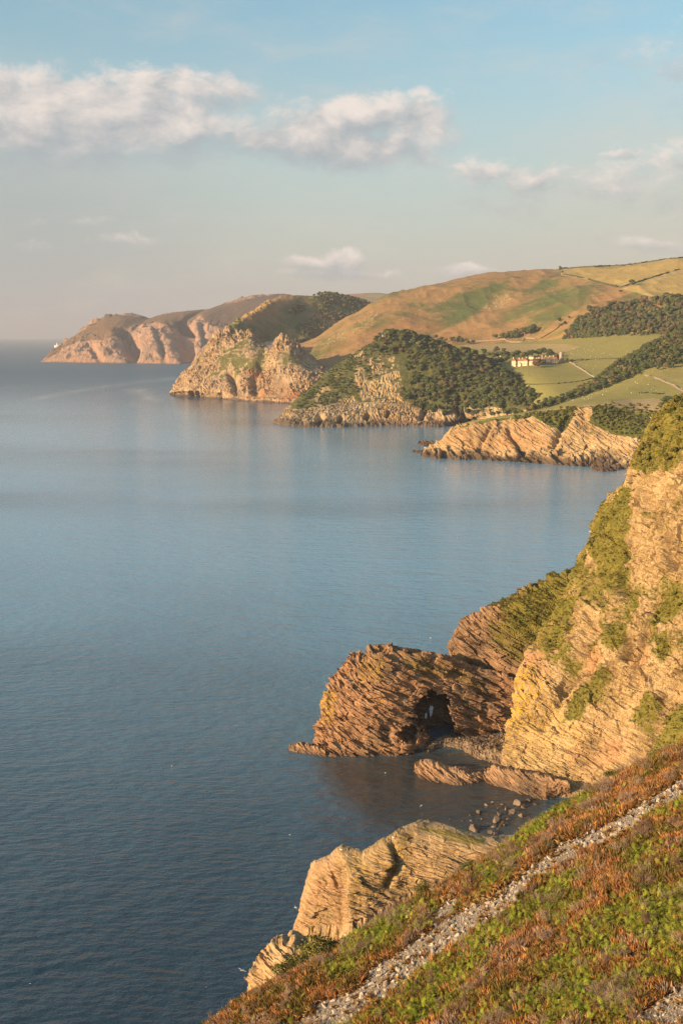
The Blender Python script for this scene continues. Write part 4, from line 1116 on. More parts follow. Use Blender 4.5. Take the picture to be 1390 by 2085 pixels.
def twig_mesh(seed, mat):
    r = np.random.default_rng(seed)
    V = []; F = []
    def seg(p, q, w0, w1):
        d = unit(q - p); s = unit(np.cross(d, (.3, .2, 1.0))); s2 = np.cross(d, s)
        i = len(V)
        for k in range(3):
            a = 2 * math.pi * k / 3
            V.append(p + (s * math.cos(a) + s2 * math.sin(a)) * w0)
        for k in range(3):
            a = 2 * math.pi * k / 3
            V.append(q + (s * math.cos(a) + s2 * math.sin(a)) * w1)
        for k in range(3):
            F.append((i + k, i + (k + 1) % 3, i + 3 + (k + 1) % 3, i + 3 + k))
    for k in range(22):
        a = r.uniform(0, 2 * math.pi); l = r.uniform(.2, .9)
        d = unit(np.array((math.cos(a) * l, math.sin(a) * l, 1)))
        p = np.zeros(3); q = p + d * r.uniform(.4, .7); seg(p, q, .012, .008)
        for j in range(3):
            e = unit(d + r.normal(size=3) * .35); q2 = q + e * r.uniform(.25, .5); seg(q, q2, .008, .003)
            for _ in range(2):
                q0 = q + (q2 - q) * r.uniform(.3, .9); seg(q0, q0 + unit(e + r.normal(size=3) * .5) * .2, .005, .002)
    me = bpy.data.meshes.new('bare_twigs'); me.from_pydata([tuple(x) for x in V], [], F); me.materials.append(mat)
    return me


def bracken_mesh(seed, mat):
    """one plant: several arching fronds with paired tapering pinnae"""
    r = np.random.default_rng(seed)
    V = []; F = []
    for fr_ in range(2):
        a = r.uniform(0, 2 * math.pi); L = r.uniform(.7, 1.05); out = np.array((math.cos(a), math.sin(a), 0.)); side = np.array((-out[1], out[0], 0))
        lift = r.uniform(.45, .8)
        pts = []
        for s in np.linspace(0, 1, 15):
            pts.append(out * L * (s * .75) + np.array((0, 0, 1)) * (lift * (1 - (1 - s) ** 2) - .35 * s ** 3) * L)
        pts = np.array(pts)
        for k in range(3, 15):
            s = k / 14
            ln = .25 * L * (1.05 - s) ** .8 * (0.6 + .4 * min(1, (k - 2) / 2))
            tan = unit(pts[k] - pts[k - 1])
            for sg in (-1, 1):
                d = unit(side * sg + tan * .45 + np.array((0, 0, -.25 + r.normal() * .12)))
                w = .017 * L * (1.15 - s)
                i = len(V)
                tip = pts[k] + d * ln
                V += [pts[k] - tan * w, pts[k] + d * ln * .5 - tan * w * 1.0, tip, pts[k] + d * ln * .5 + tan * w * 1.0, pts[k] + tan * w]
                F.append((i, i + 1, i + 2, i + 3, i + 4))
    me = bpy.data.meshes.new('bracken_plant'); me.from_pydata([tuple(x) for x in V], [], F); me.materials.append(mat)
    return me


def grass_mesh(seed, mat, n=26):
    r = np.random.default_rng(seed); V = []; F = []
    for k in range(n):
        a = r.uniform(0, 2 * math.pi); l = r.uniform(.1, .9); o = np.array((math.cos(a), math.sin(a), 0.)); s = np.array((-o[1], o[0], 0)) * .022
        p0 = o * r.uniform(0, .15); p1 = p0 + (o * l * .5 + np.array((0, 0, .5))) * .8; p2 = p0 + o * l + np.array((0, 0, .72 - .3 * l))
        i = len(V); V += [p0 - s, p0 + s, p1 + s, p2, p1 - s]; F += [(i, i + 1, i + 2, i + 3, i + 4)]
    me = bpy.data.meshes.new('grass_tuft'); me.from_pydata([tuple(x) for x in V], [], F); me.materials.append(mat)
    return me


def plants_on_slope():
    m_h = [leaf_mat('heather_rust', [(.2, (.155, .064, .023)), (.5, (.335, .145, .049)), (.8, (.49, .235, .084))], 2.0, 1.0),
           leaf_mat('heather_grey', [(.2, (.15, .095, .065)), (.5, (.27, .17, .115)), (.8, (.40, .27, .18))], 2.0, 1.0),
           leaf_mat('heather_olive', [(.2, (.075, .060, .014)), (.5, (.155, .105, .026)), (.8, (.25, .165, .045))], 2.0, 1.0)]
    m_b = leaf_mat('bracken_leaves', [(.2, (.085, .115, .010)), (.5, (.195, .225, .022)), (.8, (.34, .33, .045))], 1.4, 1.0)
    m_t = leaf_mat('twig_bark', [(.2, (.12, .07, .05)), (.5, (.22, .14, .10)), (.8, (.34, .24, .17))], 2.0, 1.0)
    m_g = leaf_mat('dry_grass', [(.2, (.16, .085, .03)), (.5, (.28, .15, .055)), (.8, (.38, .24, .10))], 2.0, 1.0)
    # candidate points, thinned to what the frame and its surroundings need
    N = 190000
    xy = np.c_[rng.uniform(-24, 46, N), rng.uniform(36, 101, N)]
    z = slope_base(xy[:, 0], xy[:, 1])
    p = np.c_[xy, z]
    pix = to_px(p)
    ok = (pix[:, 0] > 250) & (pix[:, 0] < 1520) & (pix[:, 1] > 1380) & (pix[:, 1] < 2200)
    p = p[ok]; pix = pix[ok]
    e = p[:, 1] - np.interp(p[:, 0], CREST[:, 0], CREST[:, 1])
    p = p[e < 4.5]
    s, b = masks_slope(p)
    u = rng.uniform(0, 1, len(p))
    def rots(k, tilt):
        return np.c_[rng.normal(0, tilt, k), rng.normal(0, tilt, k) - .28, rng.uniform(0, 6.28, k)]
    # heather
    sel = p[(u < .46 * (1 - .78 * b)) & (s < .15)]
    k = len(sel)
    tone = fbm(sel / 3.2, 3, 240) + rng.normal(0, .22, k)
    idx = np.where(tone > .34, 1, np.where(tone < -.20, 2, 0)) * 2 + rng.integers(0, 2, k)
    sz = rng.uniform(.30, .72, k) * (1 + .55 * fbm(sel / 2.2, 2, 241))
    srcs = [source('heather_clump', heather_mesh(400 + i, m_h[i // 2])) for i in range(6)]
    scatter('heather_undergrowth', sel + np.c_[zeros2(sz), zeros2(sz), -.05 + zeros2(sz)], rots(k, .2), np.c_[sz * 1.05, sz * 1.05, sz], idx, srcs, kind='stuff')
    # bracken
    u = rng.uniform(0, 1, len(p))
    sel = p[(u < .74 * b + .02) & (s < .15)]
    k = len(sel)
    sz = rng.uniform(.42, .86, k)
    scatter('bracken_undergrowth', sel + np.c_[zeros2(sz), zeros2(sz), .12 + .22 * rng.uniform(0, 1, k)], rots(k, .15), np.c_[sz, sz, sz], rng.integers(0, 4, k), [source('bracken_plant', bracken_mesh(500 + i, m_b)) for i in range(4)], kind='stuff')
    # bare twigs and dry grass
    u = rng.uniform(0, 1, len(p)); tw = smoothstep(.1, .5, fbm(p / 2.6, 3, 245))
    sel = p[(u < .05 * tw + .006) & (s < .2)]; k = len(sel); sz = rng.uniform(.6, 1.15, k)
    scatter('twig_undergrowth', sel, rots(k, .25), np.c_[sz, sz, sz], rng.integers(0, 3, k), [source('bare_twigs', twig_mesh(520 + i, m_t)) for i in range(3)], kind='stuff')
    u = rng.uniform(0, 1, len(p)); edge = np.exp(-((s - .35) / .25) ** 2)
    sel = p[(u < .30 * edge * (s > .04) + .02)]; k = len(sel); sz = rng.uniform(.3, .65, k)
    scatter('dry_grass', sel, rots(k, .2), np.c_[sz, sz, sz], rng.integers(0, 3, k), [source('grass_tuft', grass_mesh(540 + i, m_g)) for i in range(3)], kind='stuff')


plants_on_slope()


# ------------------------------------------------------------------ stones
ICO_V, ICO_F = None, None
def ico(sub):
    bm = bmesh.new(); bmesh.ops.create_icosphere(bm, subdivisions=sub, radius=1.0)
    v = np.array([x.co[:] for x in bm.verts]); f = np.array([[q.index for q in x.verts] for x in bm.faces]); bm.free()
    return v, f


def stone_shape(seed, sub=1, flat=.5):
    r = np.random.default_rng(seed)
    v, f = ico(sub)
    for _ in range(11):                                  # broken faces
        d = unit(r.normal(size=3)); c = r.uniform(.38, .72)
        h = v @ d
        v = v - np.where(h > c, h - c, 0)[:, None] * d
    v = v * (1 + .05 * fbm(v * 2.2 + seed, 2, seed))[:, None] * np.array((1, r.uniform(.6, .9), flat * r.uniform(.7, 1.2)))
    return v, f


def stone_mat(name, dark, pale, scale, wet=False):
    m, t, b = new_mat(name)
    p = t.node('ShaderNodeTexCoord').outputs['Object']
    rnd = t.node('ShaderNodeObjectInfo').outputs['Random']
    n_ = t.noise(p, scale, 5.0, .65)
    v = t.math('ADD', t.math('MULTIPLY', n_, .6), t.math('MULTIPLY', rnd, .4))
    t.put(b.inputs['Base Color'], t.ramp(v, [(.25, dark), (.75, pale)]))
    b.inputs['Roughness'].default_value = .55 if wet else .9
    bp = t.node('ShaderNodeBump'); bp.inputs['Strength'].default_value = .5; bp.inputs['Distance'].default_value = .3 / scale
    t.put(bp.inputs['Height'], n_); t.put(b.inputs['Normal'], bp.outputs[0])
    return m


def build_scree():
    mat = stone_mat('scree_stone', (.19, .15, .12), (.48, .385, .305), 3.0)
    N = 420000
    xy = np.c_[rng.uniform(-14, 34, N), rng.uniform(40, 100, N)]
    p = np.c_[xy, slope_base(xy[:, 0], xy[:, 1])]
    pix = to_px(p)
    ok = (pix[:, 0] > 540) & (pix[:, 0] < 1440) & (pix[:, 1] > 1550) & (pix[:, 1] < 2140)
    p = p[ok]
    s, _ = masks_slope(p)
    p = p[s > .12 + .4 * rng.uniform(0, 1, len(p))]
    size = .062 * np.exp(rng.normal(0, .45, len(p)))
    big = rng.uniform(0, 1, len(p)) < .025
    size = np.where(big, rng.uniform(.2, .42, len(p)), size)
    # no two stones inside one another: keep the larger of near neighbours
    order = np.argsort(-size); keep = []; cell = {}
    for i in order:
        k = (int(p[i, 0] // .3), int(p[i, 1] // .3)); good = True
        for a in (-1, 0, 1):
            for b_ in (-1, 0, 1):
                for j in cell.get((k[0] + a, k[1] + b_), ()):
                    if (p[i, 0] - p[j, 0]) ** 2 + (p[i, 1] - p[j, 1]) ** 2 < (.62 * (size[i] + size[j])) ** 2:
                        good = False; break
                if not good: break
            if not good: break
        if good:
            cell.setdefault(k, []).append(i); keep.append(i)
    p = p[keep]; size = size[keep]
    show = size / np.linalg.norm(p - np.array((0, 0, CAM_H)), axis=1)
    pix = to_px(p)
    show = np.where((pix[:, 0] < 1390) & (pix[:, 1] < 2085), show, 0)
    order = np.argsort(-show)
    shapes = [mesh_from('stone', *stone_shape(600 + i, 1, .55), mat, False) for i in range(8)]
    sc = link('scree_path', None, kind='structure'); sc.location = (0, 0, 0)
    for c, i in enumerate(order[:300]):
        o = link('stone', shapes[c % 8], parent=sc)
        o.location = p[i] + np.array((0, 0, size[i] * .12))
        o.rotation_euler = (rng.normal(0, .3), -.46 + rng.normal(0, .3), rng.uniform(0, 6.28)); o.scale = (size[i],) * 3
    rest = order[300:]
    k = len(rest)
    sz = size[rest]
    r_ = np.c_[rng.normal(0, .35, k), rng.normal(-.46, .35, k), rng.uniform(0, 6.28, k)]
    scatter('small_stones', p[rest] + np.c_[zeros2(sz), zeros2(sz), sz * .12], r_, np.c_[sz, sz, sz], rng.integers(0, 8, k), [source('stone', x) for x in shapes], parent=sc, kind='stuff')
    print('scree stones', k + 300)


build_scree()

# boulders of the cove
def build_boulders():
    m_dry = stone_mat('boulder_stone', (.075, .053, .04), (.23, .165, .12), .8, False)
    shapes = [mesh_from('boulder', *stone_shape(640 + i, 3, .7), m_dry, False) for i in range(6)]
    spots = [(962, 1688, 16), (973, 1654, 10), (990, 1640, 5), (1002, 1634, 5), (1008, 1672, 11), (1018, 1660, 9), (995, 1695, 9), (1004, 1684, 8), (1030, 1648, 7), (1021, 1638, 5), (1042, 1655, 10), (1010, 1700, 9),
             (1050, 1636, 13), (1066, 1644, 9), (1035, 1668, 8), (1026, 1680, 8), (958, 1672, 4), (941, 1672, 3), (1074, 1630, 8), (1090, 1638, 7), (1058, 1662, 8), (983, 1705, 7), (1000, 1712, 8), (916, 1668, 2.5), (955, 1660, 2.5), (1014, 1646, 4), (979, 1668, 4)]
    named = {0: 'largest dark boulder standing alone in the shallow cove water', 1: 'flat topped boulder in the water beyond the largest lone boulder', 12: 'tall brown boulder at the top of the cove beach'}
    for i, (px, py, w) in enumerate(spots):
        c = P(px, py); s = w / FPX * c[1] * 1.15
        o = link('boulder', shapes[i % 6], label=named.get(i, 'brown boulder among the others strewn along the edge of the small cove'), category='boulder', group='boulders of the small cove')
        if i in named: o['group'] = 'boulders of the small cove'
        o.location = (c[0], c[1], s * .12); o.scale = (s, s, s * rng.uniform(.8, 1.2)); o.rotation_euler = (rng.normal(0, .25), rng.normal(0, .25), rng.uniform(0, 6.28))
    # shingle bank below the crest and the beach inside the arch
    for nm, outl, z0, cnt, sz0 in (('cove_beach', [(985, 1722, None), (1010, 1690, None), (1040, 1652, None), (1075, 1626, None), (1120, 1618, None)], 1.0, 0, 0),):
        crest = [(1010, 1726, 330), (1050, 1690, 348), (1080, 1650, 362), (1110, 1628, 372), (1140, 1615, 378)]
        g = loft([under(outl, 1.5, .5), outl, crest], 60, [3, 24])
        g = g + grid_normals(g) * (fbm(g / 2.0, 4, 251) * .5)[..., None]
        sheet_obj(nm, g, M_arch, {'veg': zeros(g), 'rust': zeros(g) + .2, 'lich': zeros(g)}, smooth=False, kind='structure')
    edge = [(868, 1535), (900, 1520), (935, 1526), (960, 1540), (1000, 1552), (1040, 1568)]
    inner = [(885, 1505, 424), (920, 1492, 431), (960, 1490, 433), (1000, 1492, 432), (1045, 1495, 425)]
    g = loft([under(edge, 1.2, .5), edge, inner], 140, [3, 50])
    pix = to_px(g)
    g = g + grid_normals(g) * (fbm(g / 2.2, 4, 252) * .8 + strata(g, FR_ARCH, .8, 1.2, 253, 2.5) * .35)[..., None]
    sheet_obj('arch_beach', g, M_arch, {'veg': zeros(g), 'rust': zeros(g), 'lich': zeros(g)}, smooth=False, kind='structure')
    m_pale = stone_mat('beach_stone', (.07, .055, .045), (.24, .195, .16), 1.0)
    gg = g[8:-4].reshape(-1, 3)
    sel = rng.integers(0, len(gg), 900)
    sz = .28 * np.exp(rng.normal(0, .4, len(sel)))
    sh = [mesh_from('beach_stone', *stone_shape(660 + i, 1, .6), m_pale, False) for i in range(4)]
    scatter('beach_pebbles', gg[sel] + rng.normal(0, .2, (len(sel), 3)) * (1, 1, .2), rng.uniform(0, 6.28, (len(sel), 3)), np.c_[sz, sz, sz], rng.integers(0, 4, len(sel)), [source('beach_stone', x) for x in sh], kind='stuff')


build_boulders()


# ------------------------------------------------------------------ trees and bushes
def crown_mesh(name, seed, mats, lobes=7, leaves=420, leaf=.16, trunk=True, squash=.8, core=True, wide=1.0, trunk_mat=1):
    """unit tree about 1 high; crown of leaf clumps over several lobes; slot 0 leaves, slot 1 bark"""
    r = np.random.default_rng(seed)
    V = []; F = []; MI = []
    cz = .58 if trunk else .38
    L = []
    for k in range(lobes):
        a = r.uniform(0, 2 * math.pi); d = r.uniform(.08, .30) * wide
        L.append((np.array((math.cos(a) * d, math.sin(a) * d, cz + r.uniform(-.20, .22))), r.uniform(.16, .27)))
    L.append((np.array((0, 0, cz + .1)), .27))
    nl = leaves
    which = r.integers(0, len(L), nl)
    d = unit(r.normal(size=(nl, 3))); d[:, 2] = np.where(d[:, 2] < -.35, -d[:, 2] * .6, d[:, 2])
    c = np.array([L[w][0] for w in which]); R_ = np.array([L[w][1] for w in which])
    pos = c + d * (R_ * r.uniform(.78, 1.12, nl))[:, None] * np.array((1, 1, squash))
    nn = unit(d + r.normal(size=(nl, 3)) * .45)
    U = unit(np.cross(nn, r.normal(size=(nl, 3)))); W = np.cross(nn, U)
    s = leaf * r.uniform(.5, 1.1, nl)[:, None]
    v = np.stack((pos - U * s, pos - W * s * .7, pos + U * s, pos + W * s * .7), 1).reshape(-1, 3)
    V = [v]; F = [np.arange(len(v)).reshape(-1, 4)]; MI = [np.zeros(nl, int)]
    n0 = len(v)
    if core:
        iv, jf = ico(2)
        for (lc, lr) in L:
            vv = lc + iv * (lr * .92 * (1 + .22 * fbm(iv * 2.5 + seed + lr * 30, 2, seed)))[:, None] * np.array((1, 1, squash))
            V.append(vv); F.append(np.c_[jf, jf[:, 2]] + n0); MI.append(np.zeros(len(jf), int)); n0 += len(vv)
    if trunk:
        def limb(p, q, r0, r1):
            nonlocal n0
            dd = unit(q - p); sd = unit(np.cross(dd, (.3, 1, .1))); s2 = np.cross(dd, sd)
            ang = np.arange(5) * 2 * math.pi / 5
            ringv = lambda c_, rr: c_ + (np.cos(ang)[:, None] * sd + np.sin(ang)[:, None] * s2) * rr
            vv = np.vstack((ringv(p, r0), ringv(q, r1)))
            ff = np.array([(k, (k + 1) % 5, 5 + (k + 1) % 5, 5 + k) for k in range(5)])
            V.append(vv); F.append(ff + n0); MI.append(np.full(5, 1)); n0 += 10
        limb(np.array((0, 0, -.08)), np.array((.01, .01, .42)), .045, .028)
        for k in range(4):
            a = r.uniform(0, 6.28); limb(np.array((.01, .01, .34)), np.array((math.cos(a) * .2, math.sin(a) * .2, .62)), .022, .008)
    V = np.vstack(V); F = np.vstack(F); MI = np.concatenate(MI)
    me = bpy.data.meshes.new(name)
    faces = [tuple(x) if x[2] != x[3] else tuple(x[:3]) for x in F.tolist()]
    me.from_pydata(V.tolist(), [], faces)
    for m in mats: me.materials.append(m)
    me.polygons.foreach_set('material_index', MI.astype(np.int32))
    me.update()
    return me


def sample_sheet(g, pix, mask, count, mind, seed=1):
    """points spread over a sheet by surface area where mask says, no closer than mind metres"""
    r = np.random.default_rng(seed)
    du = np.linalg.norm(np.diff(g, axis=1), axis=-1)[:-1]; dv = np.linalg.norm(np.diff(g, axis=0), axis=-1)[:, :-1]
    area = du * dv * mask[:-1, :-1]
    w = area.ravel() / area.sum()
    k = r.choice(len(w), size=count * 12, p=w)
    i, j = np.divmod(k, area.shape[1])
    a = r.uniform(0, 1, len(k))[:, None]; b_ = r.uniform(0, 1, len(k))[:, None]
    p = g[i, j] * (1 - a) * (1 - b_) + g[i, j + 1] * a * (1 - b_) + g[i + 1, j] * (1 - a) * b_ + g[i + 1, j + 1] * a * b_
    cell = {}; out = []; oi = []
    for q, ii, jj in zip(p, i, j):
        key = (int(q[0] // mind), int(q[1] // mind)); ok = True
        for aa in (-1, 0, 1):
            for bb in (-1, 0, 1):
                for o in cell.get((key[0] + aa, key[1] + bb), ()):
                    if (o[0] - q[0]) ** 2 + (o[1] - q[1]) ** 2 + (o[2] - q[2]) ** 2 < mind * mind:
                        ok = False; break
        if ok:
            cell.setdefault(key, []).append(q); out.append(q); oi.append((ii, jj))
            if len(out) >= count: break
    return np.array(out), np.array(oi)


M_leaf_olive = leaf_mat('olive_leaves', [(.25, (.045, .048, .014)), (.5, (.090, .088, .024)), (.75, (.155, .130, .036))])
M_leaf_brown = leaf_mat('brown_leaves', [(.25, (.060, .042, .020)), (.5, (.105, .072, .032)), (.75, (.165, .115, .050))])
OAK_LEAVES = [M_leaf_oak, M_leaf_oak, M_leaf_olive, M_leaf_oak, M_leaf_oak, M_leaf_olive, M_leaf_oak, M_leaf_brown, M_leaf_oak]
OAKS = [crown_mesh('oak_tree', 700 + i, [OAK_LEAVES[i], M_bark], 6 + i % 4, 420, .085, True, .65 + .05 * (i % 4), wide=.85 + .08 * (i % 5)) for i in range(9)]
FARS = [crown_mesh('woodland_tree', 720 + i, [[M_leaf_far, M_leaf_far, M_leaf_olive, M_leaf_far, M_leaf_brown][i], M_bark], 5 + i % 3, 300, .09, True, .75 + .08 * i, wide=.8 + .08 * i) for i in range(5)]
COPPER = crown_mesh('copper_tree', 741, [M_leaf_red, M_bark], 8, 420, .085, True, .8)
PINES = [crown_mesh('pine_tree', 744 + i, [M_leaf_far, M_bark], 5, 300, .08, True, .55, wide=1.1) for i in range(2)]
BUSHES = [crown_mesh('cliff_bush', 760 + i, [M_leaf_bush, M_bark], 9, 900, .055, False, .8, wide=1.5) for i in range(4)] + [crown_mesh('cliff_bush', 770 + i, [M_leaf_gold, M_bark], 9, 900, .055, False, .8, wide=1.5) for i in range(2)]
BUSHD = [crown_mesh('headland_bush', 775 + i, [M_leaf_oak, M_bark], 8, 420, .075, False, .75, wide=1.5) for i in range(3)]
NEARB = [crown_mesh('hillside_bush', 780 + i, [M_leaf_bush, M_bark], 12, 2600, .030, False, .85, core=False, wide=1.4) for i in range(3)]


def plant_wood(pts, hmin, hmax, meshes, name, label, cat, group, limit, stuff_name, seed, sink=.06):
    r = np.random.default_rng(seed)
    k = len(pts)
    if not k: return
    d = np.linalg.norm(pts - np.array((0, 0, CAM_H)), axis=1)
    h = r.uniform(hmin, hmax, k) * (1 + .18 * fbm(pts / 60.0, 2, seed))
    pix = to_px(pts)
    vis = (pix[:, 0] > -10) & (pix[:, 0] < 1400)
    order = np.argsort(np.where(vis, d / h, 1e9))
    for c, i in enumerate(order[:limit]):
        lab = label(pix[i, 0], pix[i, 1]) if callable(label) else label
        o = link(name, meshes[c % len(meshes)], label=lab, category=cat, group=group + (', ' + lab if callable(label) else ''))
        o.location = pts[i] - np.array((0, 0, h[i] * sink)); o.scale = (h[i] * r.uniform(.85, 1.25), h[i] * r.uniform(.85, 1.25), h[i]); o.rotation_euler = (0, 0, r.uniform(0, 6.28))
    rest = order[limit:]
    if len(rest):
        kk = len(rest); hs = h[rest]
        scatter(stuff_name, pts[rest] - np.c_[zeros2(hs), zeros2(hs), hs * sink], np.c_[np.zeros(kk), np.zeros(kk), r.uniform(0, 6.28, kk)], np.c_[hs * 1.05, hs * 1.05, hs], r.integers(0, len(meshes), kk), [source(name, x) for x in meshes], kind='stuff')


# oak wood of the rounded headland
pts, _ = sample_sheet(G_DUTY, PX_DUTY, (WOOD_DUTY > .5) & (G_DUTY[..., 2] > 14), 1500, 6.2, 3)
plant_wood(pts, 7.5, 14.5, OAKS, 'oak_tree', lambda x, y: ('oak on the skyline crest of the rounded headland wood' if y < 684 + max(0, x - 850) * .5 + 12 else
          'oak at the right hand end of the headland wood beside the pasture' if x > 1010 else
          'oak along the bottom of the headland wood above the shore rocks' if y > 812 else
          'oak at the upper left edge of the headland wood by the pale crag' if x < 850 else
          'oak in the thick middle of the rounded headland wood'), 'tree', 'oaks of the wood on the rounded headland', 300, 'headland_woods', 4)
# scrub on its left flank
sc_mask = in_poly(PX_DUTY, [(600, 822), (650, 778), (700, 735), (760, 700), (800, 715), (770, 760), (720, 800), (700, 835), (620, 838)], 6) * smoothstep(.0, .35, fbm(G_DUTY / 16.0, 3, 15) + .28) * (VEG_DUTY > .35)
pts, _ = sample_sheet(G_DUTY, PX_DUTY, sc_mask, 1300, 3.4, 5)
plant_wood(pts, 2.6, 5.0, BUSHD, 'headland_bush', lambda x, y: ('low green bush near the seaward foot of the rounded headland' if y > 790 else
          'low green bush high on the seaward flank of the rounded headland'), 'bush', 'bushes on the flank of the rounded headland', 200, 'headland_shrubbery', 6, .1)
# ridge wood on the right
m = (V_CROCK > ROW_CT + 12 + 26 + 2) * (PX_CROCK[..., 0] > 1075) * (V_CROCK < ROW_CT + 12 + 26 + 22 + 14 + 3)
pts, _ = sample_sheet(G_CROCK, PX_CROCK, m.astype(float), 700, 6.4, 7)
plant_wood(pts, 8, 12, OAKS + FARS, 'woodland_tree', lambda x, y: ('tree at the low left tip of the ridge wood beside the valley' if x < 1190 else
          'tree in the middle slope of the ridge wood above the sheep pasture' if x < 1300 else 'tree at the high right end of the ridge wood above the sheep pasture'), 'tree', 'trees of the wood on the right hand ridge', 260, 'ridge_woods', 8)
# scrub on the slab cliff
pts, _ = sample_sheet(G_CROCK, PX_CROCK, (SCRUB_CROCK > .5) * CL_CROCK, 420, 3.6, 9)
plant_wood(pts, 3.5, 5.5, [BUSHES[0], BUSHES[2], BUSHES[3]], 'clifftop_bush', lambda x, y: ('dark green scrub bush at the right end of the slab cliff top' if x > 1190 else
          'dark green scrub bush above the middle of the slab cliff'), 'bush', 'bushes at the top of the slab cliff', 160, 'clifftop_shrubbery', 10, .12)
# hanging wood on the moorland hill
m = in_poly(PX_MOOR, [(1150, 700), (1168, 660), (1195, 640), (1245, 630), (1300, 618), (1390, 608), (1520, 600), (1520, 690), (1280, 690), (1220, 700)], 4)
pts, _ = sample_sheet(G_MOOR, PX_MOOR, m, 520, 9.5, 11)
plant_wood(pts, 12, 19, FARS, 'hillside_tree', lambda x, y: ('tree at the left end of the hanging wood on the moorland hillside' if x < 1245 else
          'tree on the upper edge of the hanging wood on the moorland hillside' if y < 640 else 'tree on the lower edge of the hanging wood above the valley fields'), 'tree', 'trees of the hanging wood on the hillside', 220, 'hillside_woods', 12)
# far wood beyond the pinnacles reads as one mass
m = np.maximum(in_poly(PX_CLEAVE, [(600, 675), (640, 650), (650, 625), (640, 607), (665, 600), (700, 600), (765, 620), (720, 650), (660, 680), (620, 690)], 5) * (smoothstep(-.25, .1, fbm(G_CLEAVE / 60.0, 3, 21))), in_poly(PX_CLEAVE, [(592, 640), (600, 622), (625, 620), (620, 640)], 4) * .4)
pts, _ = sample_sheet(G_CLEAVE, PX_CLEAVE, m, 520, 10.5, 13)
hs = rng.uniform(9, 15, len(pts)); kk = len(pts)
scatter('distant_woods', pts, np.c_[np.zeros(kk), np.zeros(kk), rng.uniform(0, 6.28, kk)], np.c_[hs * 1.1, hs * 1.1, hs], rng.integers(0, 5, kk), [source('woodland_tree', x) for x in FARS], kind='stuff')


# --- placing single things on a sheet by the photo pixel they cover
def drop_on(g, px, py, pix=None):
    """the nearest point of a land sheet that shows at this pixel of the photograph"""
    pp = to_px(g) if pix is None else pix
    d = (pp[..., 0] - px) ** 2 + (pp[..., 1] - py) ** 2
    return g.reshape(-1, 3)[np.argmin(d)]


PXV = to_px(G_VAL); PXM = to_px(G_MOOR); PXC = to_px(G_CROCK)
def put_tree(g, pix, px, py, h, me, label, group=None, name='broad_tree', wide=1.1):
    p = drop_on(g, px, py, pix)
    o = link(name, me, label=label, category='tree', group=group)
    o.location = p - np.array((0, 0, h * .05)); o.scale = (h * wide, h * wide, h); o.rotation_euler = (0, 0, rng.uniform(0, 6.28))
    return o


for k, (px, py, h) in enumerate([(1008, 693, 17), (1022, 692, 18), (1034, 691, 22), (1046, 690, 22), (1058, 686, 22), (1068, 684, 24), (1078, 682, 24), (1086, 677, 22), (1052, 692, 17), (1040, 693, 18)]):
    put_tree(G_MOOR, PXM, px, py, h, FARS[k % 5], 'dark tree of the rounded clump at the foot of the moor above the house', 'clump of trees at the foot of the moor')
for k, (px, py) in enumerate([(908, 697), (918, 698), (928, 698), (938, 699), (950, 700), (960, 700), (922, 694), (934, 695), (898, 694), (886, 692)]):
    put_tree(G_MOOR, PXM, px, py, rng.uniform(11, 15), FARS[k % 5], 'tree in the small copse peeping over the rounded headland', 'copse behind the rounded headland')
for k, (px, py) in enumerate([(985, 724), (995, 728), (1004, 730), (1014, 728), (1024, 731), (1034, 728), (1044, 730), (1054, 729), (1064, 731), (1074, 728), (1084, 728), (1000, 742), (1010, 744), (1020, 742), (1030, 738), (980, 735), (970, 725), (1008, 720), (1024, 720), (1094, 727)]):
    put_tree(G_VAL, PXV, px, py, rng.uniform(13, 19), OAKS[k % 6], 'tree in the dark belt sheltering the back of the big house', 'trees behind the big house')
put_tree(G_VAL, PXV, 1118, 730, 24, PINES[0], 'tall flat topped pine rising behind the long low wing of the house', name='pine_tree', wide=.9)
put_tree(G_VAL, PXV, 1105, 724, 18, OAKS[1], 'round tree behind the red roofs, left of the flat topped pine', name='broad_tree')
put_tree(G_VAL, PXV, 1128, 738, 17, COPPER, 'reddish round tree between the low wing and the stone tower', name='copper_tree')
put_tree(G_VAL, PXV, 1092, 748, 18, COPPER, 'reddish brown round tree on the lawn before the big house', name='copper_tree', wide=1.3)
put_tree(G_VAL, PXV, 1102, 744, 13, OAKS[3], 'dark green tree at the right hand corner of the big house', name='broad_tree')
put_tree(G_VAL, PXV, 1152, 738, 11, OAKS[2], 'small tree just right of the ruined stone tower', name='broad_tree')
put_tree(G_VAL, PXV, 1163, 740, 9, OAKS[4], 'low tree at the start of the farm lane by the stone tower', name='broad_tree')
for k, (px, py) in enumerate([(1168, 690), (1176, 690), (1183, 688), (1192, 690), (1163, 686)]):
    put_tree(G_MOOR, PXM, px, py, rng.uniform(20, 25), FARS[k % 5], 'tall pale stemmed tree at the lower left corner of the hanging wood', 'tall trees at the corner of the hanging wood')
for k, (px, py, h) in enumerate([(1352, 828, 11), (1362, 826, 14), (1374, 824, 15), (1386, 822, 14), (1368, 832, 12), (1382, 834, 12), (1345, 834, 9)]):
    put_tree(G_CROCK, PXC, px, py, h, OAKS[k % 6], 'dark round tree of the clump beyond the top of the near cliff', 'clump of trees at the right edge of the pasture')
for k, (px, py) in enumerate([(1095, 824), (1108, 820), (1120, 818), (1132, 815), (1144, 812), (1156, 808), (1168, 804), (1085, 828), (1072, 832), (1060, 836), (1048, 838), (1036, 842), (1024, 844), (1012, 846), (1000, 848), (1100, 828), (1115, 825), (1128, 821)]):
    put_tree(G_VAL, PXV, px, py, rng.uniform(7, 11), OAKS[k % 6], 'small tree in the hedge between the pasture and the lower valley', 'trees of the valley hedge')
